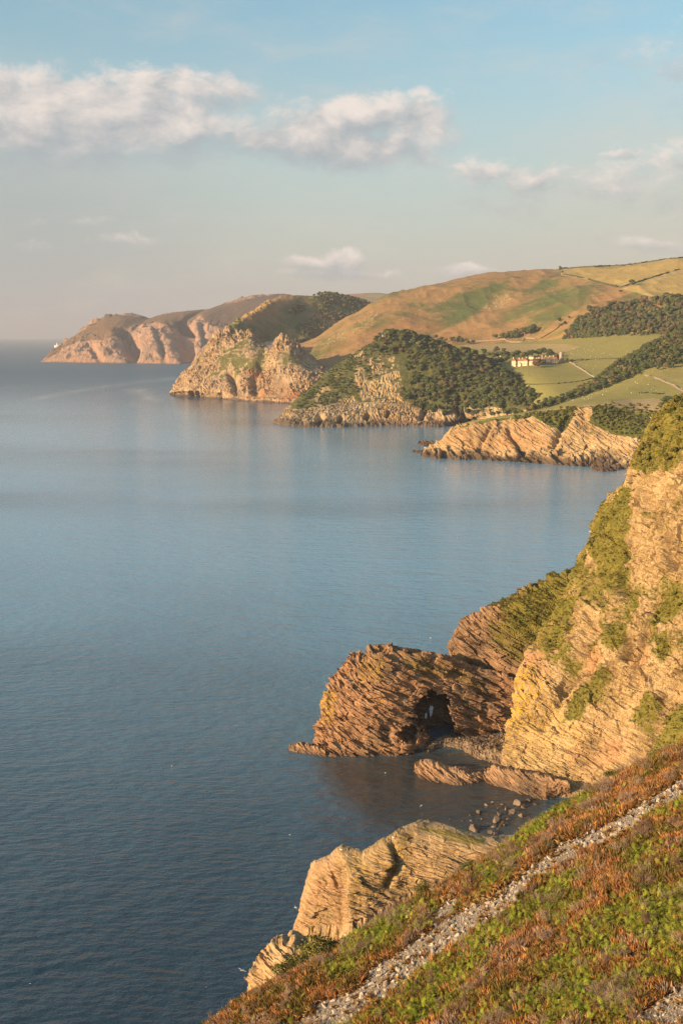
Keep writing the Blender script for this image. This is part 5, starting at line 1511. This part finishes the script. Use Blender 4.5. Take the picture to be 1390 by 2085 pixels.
put_tree(G_MOOR, PXM, 1285, 583, 18, FARS[1], 'dark round tree where the hedges meet high on the moor', name='broad_tree', wide=1.4)
for k, (px, py) in enumerate([(1140, 552), (1144, 557), (1139, 548), (1150, 661), (1140, 664), (1158, 650), (1136, 655), (1240, 633), (1216, 640), (1250, 620), (1262, 598)]):
    put_tree(G_MOOR, PXM, px, py, rng.uniform(7, 12), FARS[k % 5], 'small dark tree scattered on the open moorland slope', 'scattered trees on the moor')

# --- hedge banks and walls
M_hedge = leaf_mat('hedge_leaves', [(.25, (.03, .034, .012)), (.5, (.06, .06, .02)), (.75, (.10, .085, .03))], .5)
M_wall = stone_mat('wall_stone', (.16, .12, .09), (.34, .26, .19), .8)


def strip(name, g, pix, pts, w, h, mat, label, cat, group=None, step=2.0, seed=0):
    """a bank that follows the ground along a line of photo pixels"""
    path = []
    for (x0, y0), (x1, y1) in zip(pts[:-1], pts[1:]):
        L = max(2, int(math.hypot(x1 - x0, y1 - y0) / step))
        for k in range(L):
            path.append(drop_on(g, x0 + (x1 - x0) * k / L, y0 + (y1 - y0) * k / L, pix))
    path.append(drop_on(g, *pts[-1], pix))
    path = np.array(path)
    for _ in range(2):
        path[1:-1] = (path[:-2] + 2 * path[1:-1] + path[2:]) / 4
    tn = unit(np.gradient(path, axis=0) + 1e-6); sd = unit(np.cross(tn, (0, 0, 1.0)))
    r = np.random.default_rng(seed)
    prof = [(-.5, -.4), (-.42, .55), (-.15, 1.0), (.2, .95), (.45, .5), (.5, -.4)]
    rows = [path + sd * (w * a_) + np.array((0, 0, 1.0)) * (h * b_ * (1 + .25 * r.normal(size=(len(path), 1)))) for a_, b_ in prof]
    gg = np.array(rows)
    nv, nu = gg.shape[:2]
    return link(name, mesh_from(name, gg.reshape(-1, 3), grid_faces(nv, nu), mat, False), label=label, category=cat, group=group)


strip('field_hedge', G_MOOR, PXM, [(1139, 548), (1144, 558), (1185, 566), (1225, 577), (1258, 585)], 5, 3.2, M_hedge, 'dark hedge bank under the left hand high moor field', 'hedge', seed=1)
strip('field_hedge', G_MOOR, PXM, [(1262, 586), (1300, 574), (1345, 560), (1395, 545)], 5, 3.2, M_hedge, 'dark hedge bank between the two high moor fields', 'hedge', seed=2)
strip('field_hedge', G_MOOR, PXM, [(1141, 548), (1200, 544), (1260, 541), (1330, 531), (1395, 525)], 5, 3.5, M_hedge, 'hedge bank along the skyline of the high moor fields', 'hedge', seed=3)
strip('field_wall', G_MOOR, PXM, [(1100, 690), (1130, 672), (1150, 655)], 3, 2.4, M_hedge, 'dark wall climbing the moor beside the hanging wood', 'wall', seed=4)
strip('field_wall', G_MOOR, PXM, [(945, 698), (1000, 695), (1060, 693), (1090, 691)], 3, 2.0, M_wall, 'stone wall along the foot of the moor', 'wall', seed=5)
strip('field_hedge', G_VAL, PXV, [(1150, 735), (1200, 733), (1262, 730)], 2.5, 1.6, M_hedge, 'thin hedge crossing the pasture right of the stone tower', 'hedge', seed=6)
strip('field_wall', G_VAL, PXV, [(1160, 738), (1180, 750), (1205, 766), (1215, 772)], 3, 1.8, M_wall, 'pale wall of the farm lane running down from the stone tower', 'wall', seed=7)
strip('field_hedge', G_VAL, PXV, [(1070, 782), (1130, 782), (1185, 776), (1205, 770)], 2, 1.1, M_hedge, 'low hedge line across the lawn field below the house', 'hedge', seed=8)
strip('field_hedge', G_CROCK, PXC, [(1305, 762), (1340, 772), (1370, 785), (1395, 800)], 3, 1.8, M_wall, 'bank beside the track at the right edge of the pasture', 'hedge', seed=9)
strip('field_hedge', G_CROCK, PXC, [(1300, 800), (1330, 802), (1350, 802)], 4, 1.6, M_hedge, 'short dark strip of rushes in the sheep pasture', 'hedge', seed=10)

# --- rocks strewn over the moor
def moor_rocks():
    mat = stone_mat('outcrop_stone', (.20, .155, .11), (.42, .33, .235), .3)
    shapes = [mesh_from('outcrop_rock', *stone_shape(800 + i, 1, .8), mat, False) for i in range(5)]
    zones = [([(650, 700), (700, 668), (760, 632), (775, 640), (720, 685), (660, 706)], 42, 2.0, 5.0, 'pale rock among those lining the left edge of the moorland hill', 'rocks on the left edge of the moor'),
             ([(985, 630), (1000, 605), (1040, 597), (1046, 610), (1015, 632)], 26, 1.8, 4.5, 'pale rock of the stony patch in the middle of the moorland hill', 'rocks of the stony patch on the moor'),
             ([(740, 680), (830, 640), (960, 640), (980, 670), (860, 690)], 22, 1.2, 2.6, 'pale rock dotted over the rusty lower moor slope', 'rocks dotted over the lower moor'),
             ([(700, 705), (735, 690), (780, 668), (790, 680), (740, 705)], 18, 1.5, 3.6, 'pale rock of the broken line above the rounded headland', 'rocks of the line above the headland')]
    for poly, n_, s0, s1, lab, grp in zones:
        m = in_poly(PXM, poly, 2)
        pts, _ = sample_sheet(G_MOOR, PXM, m, n_, 4, 31 + n_)
        for i, q in enumerate(pts):
            s = rng.uniform(s0, s1)
            o = link('outcrop_rock', shapes[i % 5], label=lab, category='rock', group=grp)
            o.location = q; o.scale = (s, s, s); o.rotation_euler = (rng.normal(0, .3), rng.normal(0, .3), rng.uniform(0, 6.28))


moor_rocks()
# the small folly hut on top of the rounded headland
# ------------------------------------------------------------------ bushes on the big cliff
def cliff_bushes():
    nz = N_CLIFF[..., 2]
    m = smoothstep(.62, .95, V_CLIFF + .35 * fbm(G_CLIFF / 4.0, 2, 171)) * (PX_CLIFF[..., 0] < 1420) * (G_CLIFF[..., 2] > 12)
    m[-14:] = 0
    pts, ij = sample_sheet(G_CLIFF, PX_CLIFF, m, 430, 1.5, 15)
    top = in_poly(to_px(pts), [(1280, 960), (1345, 840), (1400, 800), (1500, 740), (1500, 880), (1400, 905), (1350, 945), (1310, 965)], 4) > .5
    lab = {True: ('yellow green gorse bush of the thick cap on top of the sunlit cliff', 'bushes capping the sunlit cliff'), False: ('green bush rooted on a ledge of the big sunlit cliff', 'bushes on the ledges of the sunlit cliff')}
    r = np.random.default_rng(16)
    h = r.uniform(.9, 2.3, len(pts)) * np.where(top, 1.5, .85)
    order = np.argsort(-h / pts[:, 1])
    for c, i in enumerate(order[:300]):
        l, g_ = lab[bool(top[i])]
        if not top[i]:
            yb = to_px(pts[i])[1]
            l = ('green bush on the upper left edge of the big sunlit cliff' if yb < 1180 else 'green bush on the middle ledges of the big sunlit cliff' if yb < 1360 else 'green bush low on the big sunlit cliff above the heather')
            g_ = g_ + ', ' + l
        o = link('cliff_bush', BUSHES[c % 6], label=l, category='bush', group=g_)
        o.location = pts[i] - np.array((0, 0, h[i] * .22)); o.scale = (h[i] * 1.0, h[i] * 1.0, h[i] * .95); o.rotation_euler = (r.normal(0, .2), r.normal(0, .2) - .2, r.uniform(0, 6.28))
    rest = order[300:]; kk = len(rest)
    if kk:
        hs = h[rest]
        scatter('cliff_shrubbery', pts[rest] - np.c_[zeros2(hs), zeros2(hs), hs * .22], np.c_[r.normal(0, .2, kk), r.normal(-.2, .2, kk), r.uniform(0, 6.28, kk)], np.c_[hs, hs, hs * .95], r.integers(0, 6, kk), [source('cliff_bush', x) for x in BUSHES], kind='stuff')
    # rough grass between them
    m_g = leaf_mat('cliff_grass', [(.2, (.06, .06, .010)), (.5, (.125, .12, .018)), (.8, (.20, .15, .03))], 1.0, 1.0)
    m2 = smoothstep(.38, .62, V_CLIFF) * (PX_CLIFF[..., 0] < 1430); m2[-10:] = 0
    p2, _ = sample_sheet(G_CLIFF, PX_CLIFF, m2, 9000, .45, 17)
    s2 = r.uniform(.45, 1.0, len(p2)); kk = len(p2)
    srcs = [source('grass_tuft', grass_mesh(560 + i, m_g, 18)) for i in range(3)]
    for s_ in srcs:
        s_.data.transform(Matrix.Diagonal((1.0, 1.0, .8, 1)))
    scatter('cliff_grass', p2, np.c_[r.normal(0, .3, kk), r.normal(-.5, .3, kk), r.uniform(0, 6.28, kk)], np.c_[s2, s2, s2], r.integers(0, 3, kk), srcs, kind='stuff')
    mr = in_poly(PX_RIDGE, [(985, 1240), (1100, 1170), (1240, 1130), (1240, 1330), (1110, 1360), (1080, 1330), (1060, 1280)], 6)
    mr[-14:] = 0; mr = mr * smoothstep(-.1, .3, fbm(G_RIDGE / 7.0, 3, 146))
    p2, _ = sample_sheet(G_RIDGE, PX_RIDGE, mr, 1500, .6, 18); kk = len(p2); s2 = r.uniform(.7, 1.4, kk)
    scatter('ridge_grass', p2, np.c_[r.normal(0, .3, kk), r.normal(-.3, .3, kk), r.uniform(0, 6.28, kk)], np.c_[s2, s2, s2], r.integers(0, 3, kk), srcs, kind='stuff')


cliff_bushes()


def slope_bushes():
    # bushes along the edge of the heather slope: (px of base, py, height m, label)
    spots = [(640, 1925, 3.3, 1.15, 'largest leafy bush, at the foot of the pale crag on the slope edge'), (575, 1965, 2.4, 1.2, 'leafy bush behind the small broken outcrop on the slope edge'),
             (600, 1945, 2.0, 1.2, 'leafy bush between the small outcrop and the largest bush'), (858, 1815, 2.2, .8, 'slim young tree standing against the pale crag'), (945, 1762, 1.6, 1.2, 'dark bush where the pale crag meets the heather'),
             (1242, 1578, 1.5, 1.1, 'rounded dark bush on the crest below the big cliff'), (1130, 1640, 1.3, 1.8, 'spreading green bush on the crest above the cove beach'), (1150, 1622, 1.0, 1.5, 'small green bush on the crest just above the spreading bush'),
             (1330, 1545, 1.3, 1.4, 'green bush on the crest near the right edge of the slope'), (1300, 1560, 1.0, 1.3, 'small yellowish bush on the crest between the rounded bush and the right edge'), (400, 2078, 1.2, 1.5, 'small bush at the very bottom left of the heather slope')]
    xs = np.linspace(-25, 45, 360); ys = np.linspace(40, 104, 330)
    Y, X = np.meshgrid(ys, xs, indexing='ij'); g = np.stack((X, Y, slope_base(X, Y)), -1)
    e = Y - np.interp(X, CREST[:, 0], CREST[:, 1])
    pp = to_px(g); pp[e > 2.5] = -9999
    for k, (px, py, h, w, lab) in enumerate(spots):
        p = drop_on(g, px, py, pp)
        o = link('hillside_bush', NEARB[k % 3], label=lab, category='bush', group='bushes along the edge of the heather slope')
        o.location = p - np.array((0, 0, .15 * h)); o.scale = (h * w, h * w, h); o.rotation_euler = (0, 0, rng.uniform(0, 6.28))


slope_bushes()


# ------------------------------------------------------------------ buildings
def box_v(x0, x1, y0, y1, z0, z1):
    v = [(x0, y0, z0), (x1, y0, z0), (x1, y1, z0), (x0, y1, z0), (x0, y0, z1), (x1, y0, z1), (x1, y1, z1), (x0, y1, z1)]
    f = [(0, 3, 2, 1), (4, 5, 6, 7), (0, 1, 5, 4), (1, 2, 6, 5), (2, 3, 7, 6), (3, 0, 4, 7)]
    return v, f


class MB:
    def __init__(self): self.v = []; self.f = []
    def add(self, v, f):
        n = len(self.v); self.v += list(v); self.f += [tuple(i + n for i in q) for q in f]
    def box(self, *a): self.add(*box_v(*a)); return self
    def gable(self, x0, x1, y0, y1, z0, zr, along='x', over=.4):
        if along == 'x':
            ym = (y0 + y1) / 2
            v = [(x0 - over, y0 - over, z0), (x1 + over, y0 - over, z0), (x1 + over, y1 + over, z0), (x0 - over, y1 + over, z0), (x0 - over, ym, zr), (x1 + over, ym, zr)]
            f = [(0, 1, 5, 4), (2, 3, 4, 5), (0, 4, 3), (1, 2, 5), (0, 3, 2, 1)]
        else:
            xm = (x0 + x1) / 2
            v = [(x0 - over, y0 - over, z0), (x1 + over, y0 - over, z0), (x1 + over, y1 + over, z0), (x0 - over, y1 + over, z0), (xm, y0 - over, zr), (xm, y1 + over, zr)]
            f = [(0, 3, 5, 4), (1, 4, 5, 2), (0, 4, 1), (3, 2, 5), (0, 1, 2, 3)]
        self.add(v, f); return self
    def build(self, name, mat, parent=None, **kw):
        me = bpy.data.meshes.new(name); me.from_pydata(self.v, [], self.f); me.materials.append(mat); me.update()
        return link(name, me, parent=parent, **kw)


M_cream = flat_mat('cream_render', (.74, .62, .40), var=.1); M_white = flat_mat('white_render', (.80, .78, .74), var=.05)
M_tile = flat_mat('red_tiles', (.30, .13, .075), var=.25); M_grey = flat_mat('grey_stone_wall', (.34, .27, .20), var=.25); M_slate = flat_mat('slate', (.13, .115, .11), var=.2)
M_pane = flat_mat('window_glass', (.035, .04, .05), rough=.15, var=.1, spec=.5)


def thing(name, loc, label, cat, rotz=0, group=None):
    o = link(name, None, label=label, category=cat, group=group); o.location = loc; o.rotation_euler = (0, 0, rotz)
    return o


def wing(root, x0, x1, y0, y1, h, rise, wallm, roofm, along='x', win=None, chim=(), floors=3, front=True):
    wl = MB().box(x0, x1, y0, y1, -4, h).build('wall', wallm, root)
    rf = MB().gable(x0, x1, y0, y1, h + .003, h + rise, along).build('roof', roofm, root)
    for cx_ in chim:
        MB().box(cx_ - .6, cx_ + .6, (y0 + y1) / 2 - .7, (y0 + y1) / 2 + .7, h, h + rise + 2.2).build('chimney', wallm, rf)
    if win:
        n_ = win
        for fl in range(floors):
            for k in range(n_):
                xw = x0 + (k + .5) * (x1 - x0) / n_
                zw = 1.2 + fl * (h - 1.0) / floors
                w_ = MB().box(xw - .55, xw + .55, y0 - .06, y0 + .1, zw, zw + 1.9).build('window', M_pane, root)
                MB().box(xw - .75, xw + .75, y0 - .16, y0 + .05, zw - .22, zw - .02).build('sill', wallm, w_)
    return wl


def big_house():
    p = drop_on(G_VAL, 1070, 745, PXV)
    s = FPX / p[1]           # photo pixels per metre
    W = 68 / s
    root = thing('country_house', p, 'rambling cream country house with red roofs and many chimneys in the valley', 'house', math.radians(-20))
    x = -W / 2
    root.scale = (.86, .86, .80)
    wing(root, x, x + 9, -4, 12, 11, 6, M_cream, M_tile, 'y', 3, (x + 2,), 3)
    wing(root, x + 9, x + 26, 0, 12, 10.5, 5.5, M_cream, M_tile, 'x', 6, (x + 14, x + 21), 3)
    wing(root, x + 26, x + 34, -3, 12, 11.5, 6, M_cream, M_tile, 'y', 3, (x + 30,), 3)
    wing(root, x + 34, x + 52, .5, 11, 10, 5, M_cream, M_tile, 'x', 6, (x + 38, x + 46), 3)
    wing(root, x + 52, x + W, -2, 12, 11, 5.5, M_cream, M_tile, 'y', 4, (x + 56,), 3)
    # square tower with battlements behind
    tw = MB().box(x + 34, x + 43, 12.2, 20, -4, 19).build('tower', M_cream, root)
    for k in range(4):
        for yy in (12.2, 19.2):
            MB().box(x + 34 + k * 2.5, x + 35.4 + k * 2.5, yy, yy + .8, 19.003, 20.4).build('battlement', M_cream, tw)
    wing(root, x + 44, x + W + 4, 13, 22, 11, 5, M_cream, M_tile, 'x', None, (x + 50, x + 56, x + 62), 3)
    porch = MB().box(x + 16, x + 20, -3.2, -.02, -4, 5).build('porch', M_cream, root)
    MB().gable(x + 16, x + 20, -3.2, -.02, 5.003, 7.4, 'y', .2).build('roof', M_tile, porch)
    # plain grey wing lower down to the right
    p2 = drop_on(G_VAL, 1120, 742, PXV)
    r2 = thing('stone_wing', p2, 'long grey stone outbuilding with pale roofs right of the cream house', 'building', math.radians(8))
    wing(r2, -15, 0, -4, 6, 7, 3.8, M_grey, M_slate, 'x', 5, (-11, -4), 2)
    wing(r2, 0.01, 14, -3, 6, 6.5, 3.5, M_grey, M_slate, 'x', 4, (8,), 2)
    wing(r2, -17, 16, 9, 17, 10, 4, M_cream, M_tile, 'x', 9, (-12, -5, 3, 10), 3)
    # ruined square tower
    p3 = drop_on(G_VAL, 1142, 738, PXV)
    r3 = thing('stone_tower', p3, 'square roofless stone tower standing alone right of the house', 'tower', math.radians(20))
    tw = MB().box(-3.6, 3.6, -3.6, 3.6, -3, 19).build('wall', M_grey, r3)
    for k in range(3):
        MB().box(-3.6 + k * 2.8, -2.0 + k * 2.8, -3.6, -2.8, 19.003, 20.3).build('battlement', M_grey, r3)
        MB().box(-3.6 + k * 2.8, -2.0 + k * 2.8, 2.8, 3.6, 19.003, 20.3).build('battlement', M_grey, r3)
    for zz in (5, 11):
        MB().box(-.7, .7, -3.68, -3.4, zz, zz + 3.2).build('window', M_pane, r3)
    # white cottage half hidden in the trees to the left
    p4 = drop_on(G_VAL, 1013, 737, PXV)
    r4 = thing('white_cottage', p4 + np.array((0, -12, 2.0)), 'small white cottage half hidden in trees left of the big house', 'cottage', math.radians(10))
    wing(r4, -3, 3, -2.5, 2.5, 6, 2.6, M_white, M_slate, 'x', 2, (2,), 2)
    # pale roof glimpsed above the trees
    # viewpoint hut on the top of the rounded headland
    p5 = drop_on(G_DUTY, 781, 690)
    r5 = thing('lookout_hut', p5, 'tiny stone lookout hut on the top of the wooded headland', 'hut', .3)
    MB().box(-3, 3, -3, 3, -3, 7).build('wall', M_grey, r5)
    MB().gable(-3, 3, -3, 3, 7.003, 9.6, 'x', .3).build('roof', M_slate, r5)
    MB().box(-.8, .8, -3.08, -2.8, 1, 4).build('doorway', M_pane, r5)
    # the lighthouse on the far headland
    p6 = drop_on(G_FORE, 117, 706)
    r6 = thing('lighthouse', p6, 'white lighthouse with its keepers building on the far headland', 'lighthouse', 0)
    ang = np.arange(14) * 2 * math.pi / 14
    prof = [(4.6, -6), (4.2, 6), (3.8, 15), (4.6, 15.6), (4.6, 16.6), (2.8, 16.8), (2.8, 20), (0.1, 22.6)]
    v = [(math.cos(a_) * r_, math.sin(a_) * r_, z_) for r_, z_ in prof for a_ in ang]
    f = [(i * 14 + k, i * 14 + (k + 1) % 14, (i + 1) * 14 + (k + 1) % 14, (i + 1) * 14 + k) for i in range(len(prof) - 1) for k in range(14)]
    mb = MB(); mb.add(v[:14 * 5], [q for q in f if max(q) < 14 * 5]); mb.build('tower', M_white, r6)
    mb = MB(); mb.add(v[14 * 4:], [tuple(i - 56 for i in q) for q in f if min(q) >= 56]); mb.build('lantern', M_white, r6)
    for xx, hh in ((10, 7), (-11, 6)):
        w_ = MB().box(xx - 6, xx + 6, -4, 4, -6, hh).build('keepers_building', M_white, r6)
        MB().gable(xx - 6, xx + 6, -4, 4, hh + .003, hh + 2.6, 'x', .3).build('roof', M_white, w_)


big_house()


# ------------------------------------------------------------------ sheep and gulls
def lathe_body(seq, n_=8):
    v = []; f = []
    for (x, z, ry, rz) in seq:
        for k in range(n_):
            a_ = 2 * math.pi * k / n_
            v.append((x, math.cos(a_) * ry, z + math.sin(a_) * rz))
    for i in range(len(seq) - 1):
        for k in range(n_):
            f.append((i * n_ + k, i * n_ + (k + 1) % n_, (i + 1) * n_ + (k + 1) % n_, (i + 1) * n_ + k))
    f.append(tuple(range(n_))[::-1]); f.append(tuple(range((len(seq) - 1) * n_, len(seq) * n_)))
    return v, f


def build_animals():
    wool = flat_mat('sheep_wool', (.72, .66, .56), var=.1, scale=6)
    mb = MB(); mb.add(*lathe_body([(-.62, .66, .05, .06), (-.55, .66, .24, .26), (-.2, .64, .32, .34), (.25, .66, .31, .34), (.5, .7, .22, .24), (.66, .62, .13, .16), (.86, .42, .10, .11), (.98, .32, .05, .06)]))
    for sx, sy in ((-.4, .16), (-.4, -.16), (.34, .16), (.34, -.16)):
        mb.box(sx - .05, sx + .05, sy - .05, sy + .05, 0, .5)
    me = bpy.data.meshes.new('sheep'); me.from_pydata(mb.v, [], mb.f); me.materials.append(wool); me.update()
    r = np.random.default_rng(41)
    for g_, pix, poly, n_, lab, grp, sd in ((G_CROCK, PXC, [(1120, 824), (1200, 796), (1290, 772), (1340, 785), (1350, 805), (1250, 808), (1180, 815)], 60, 'white sheep grazing on the green pasture above the slab cliff', 'sheep on the clifftop pasture', 51),
                                            (G_VAL, PXV, [(1120, 722), (1180, 706), (1270, 700), (1280, 718), (1220, 760), (1170, 742)], 45, 'white sheep grazing on the valley pasture right of the stone tower', 'sheep on the valley pasture', 52)):
        pts, _ = sample_sheet(g_, pix, in_poly(pix, poly, 2), n_, 5, sd)
        for q in pts:
            o = link('sheep', me, label=lab, category='sheep', group=grp)
            o.location = q; s = r.uniform(.75, 1.0); o.scale = (s, s, s); o.rotation_euler = (0, 0, r.uniform(0, 6.28))
    white = flat_mat('gull_white', (.80, .79, .77), var=.04, scale=8); greyw = flat_mat('gull_grey', (.42, .43, .45), var=.06, scale=8); beakm = flat_mat('gull_beak', (.65, .40, .05))
    def gull(fly):
        mb = MB(); mb.add(*lathe_body([(-.34, .02, .05, .012), (-.22, .02, .06, .04), (-.05, .0, .085, .085), (.1, .01, .075, .08), (.19, .05, .045, .05), (.25, .08, .05, .052), (.31, .07, .03, .03)]))
        body = bpy.data.meshes.new('gull'); body.from_pydata(mb.v, [], mb.f); body.materials.append(white); body.update()
        parts = []
        b_ = MB(); b_.add(*lathe_body([(.29, .068, .016, .018), (.37, .055, .005, .006)], 5))
        parts.append(('beak', b_, beakm))
        for sg in (-1, 1):
            w_ = MB()
            if fly:
                sec = [(.06, .02, .0, .20), (.32, .13, .05, .19), (.68, .10, -.06, .12), (.78, .06, -.14, .03)]
            else:
                sec = [(.065, .05, .0, .17), (.085, .04, -.10, .15), (.06, .03, -.26, .08), (.03, .03, -.36, .03)]
            v = []; f = []
            for (y, z, x, c) in sec:
                v += [(x + c * .5, sg * y, z), (x, sg * y, z + .018), (x - c * .5, sg * y, z), (x, sg * y, z - .008)]
            for i in range(3):
                for k in range(4):
                    f.append((i * 4 + k, i * 4 + (k + 1) % 4, i * 4 + 4 + (k + 1) % 4, i * 4 + 4 + k))
            f += [(0, 1, 2, 3), (12, 15, 14, 13)]
            w_.add(v, f); parts.append(('wing', w_, greyw))
        return body, parts
    def place(fly, px, py, Y, s, lab, grp):
        body, parts = gull(fly)
        o = link('gull', body, label=lab, category='gull', group=grp)
        c = P(px, py, Y) if Y else P(px, py) + np.array((0, 0, .05))
        s *= .72; o.location = c; o.scale = (s,) * 3; o.rotation_euler = (0, rng.normal(0, .1), rng.uniform(0, 6.28))
        for nm, b_, mt in parts:
            b_.build(nm, mt, o)
    place(True, 493, 1976, 110, 1.0, 'gull flying low over the water left of the small outcrop', 'flying gulls')
    place(True, 602, 1848, 160, 1.0, 'gull flying past the left edge of the pale crag', 'flying gulls')
    place(True, 1136, 1580, 330, 1.2, 'gull gliding in front of the big sunlit cliff', 'flying gulls')
    place(True, 662, 1390, 400, 1.3, 'gull flying beside the seaward side of the arch rock', 'flying gulls')
    place(False, 857, 1641, None, 2.0, 'white gull floating alone in the dark cove water', 'floating gulls')
    for (px, py, s) in [(876, 1299, 1.8), (855, 1297, 1.5), (784, 1574, 1.3), (975, 960, 3.2), (1138, 962, 3.2), (907, 954, 3), (905, 975, 3), (1000, 959, 3), (62, 2003, 1.0), (95, 1985, .9), (420, 2010, .9), (878, 1178, 1.8), (930, 1092, 2.0), (590, 1700, 1.1), (350, 1560, 1.2), (730, 1420, 1.0)]:
        place(False, px, py, None, s, 'white gull floating on the open water of the bay', 'floating gulls')
    for (px, py, Y, lab) in [(694, 1731, 151, 'gull perched on the left peak of the pale crag'), (742, 1742, 148, 'gull perched in the notch of the pale crag'), (800, 1706, 148, 'gull perched half way up the crest of the pale crag'), (868, 1681, 151, 'gull perched on the highest top of the pale crag'),
                             (806, 1314, 437, 'gull perched on the flat top of the arch rock'), (842, 1320, 438, 'gull perched on the crest of the arch rock above the cave')]:
        place(False, px, py - 1, Y, .9, lab, 'gulls perched on rocks')


build_animals()

# ------------------------------------------------------------------ air
def build_haze():
    m = bpy.data.materials.new('haze'); m.use_nodes = True
    t = NT(m.node_tree); t.n.clear()
    out = t.node('ShaderNodeOutputMaterial'); v = t.node('ShaderNodeVolumePrincipled')
    v.inputs['Color'].default_value = (.54, .55, .65, 1)
    v.inputs['Density'].default_value = HAZE
    v.inputs['Anisotropy'].default_value = 0.0
    t.l.new(v.outputs[0], out.inputs['Volume'])
    S = 48500.0
    mb = MB(); mb.box(-S, S, -S, S, -21.5, 620)
    mb.build('haze', m, kind='stuff')


HAZE = 5.2e-5
build_haze()
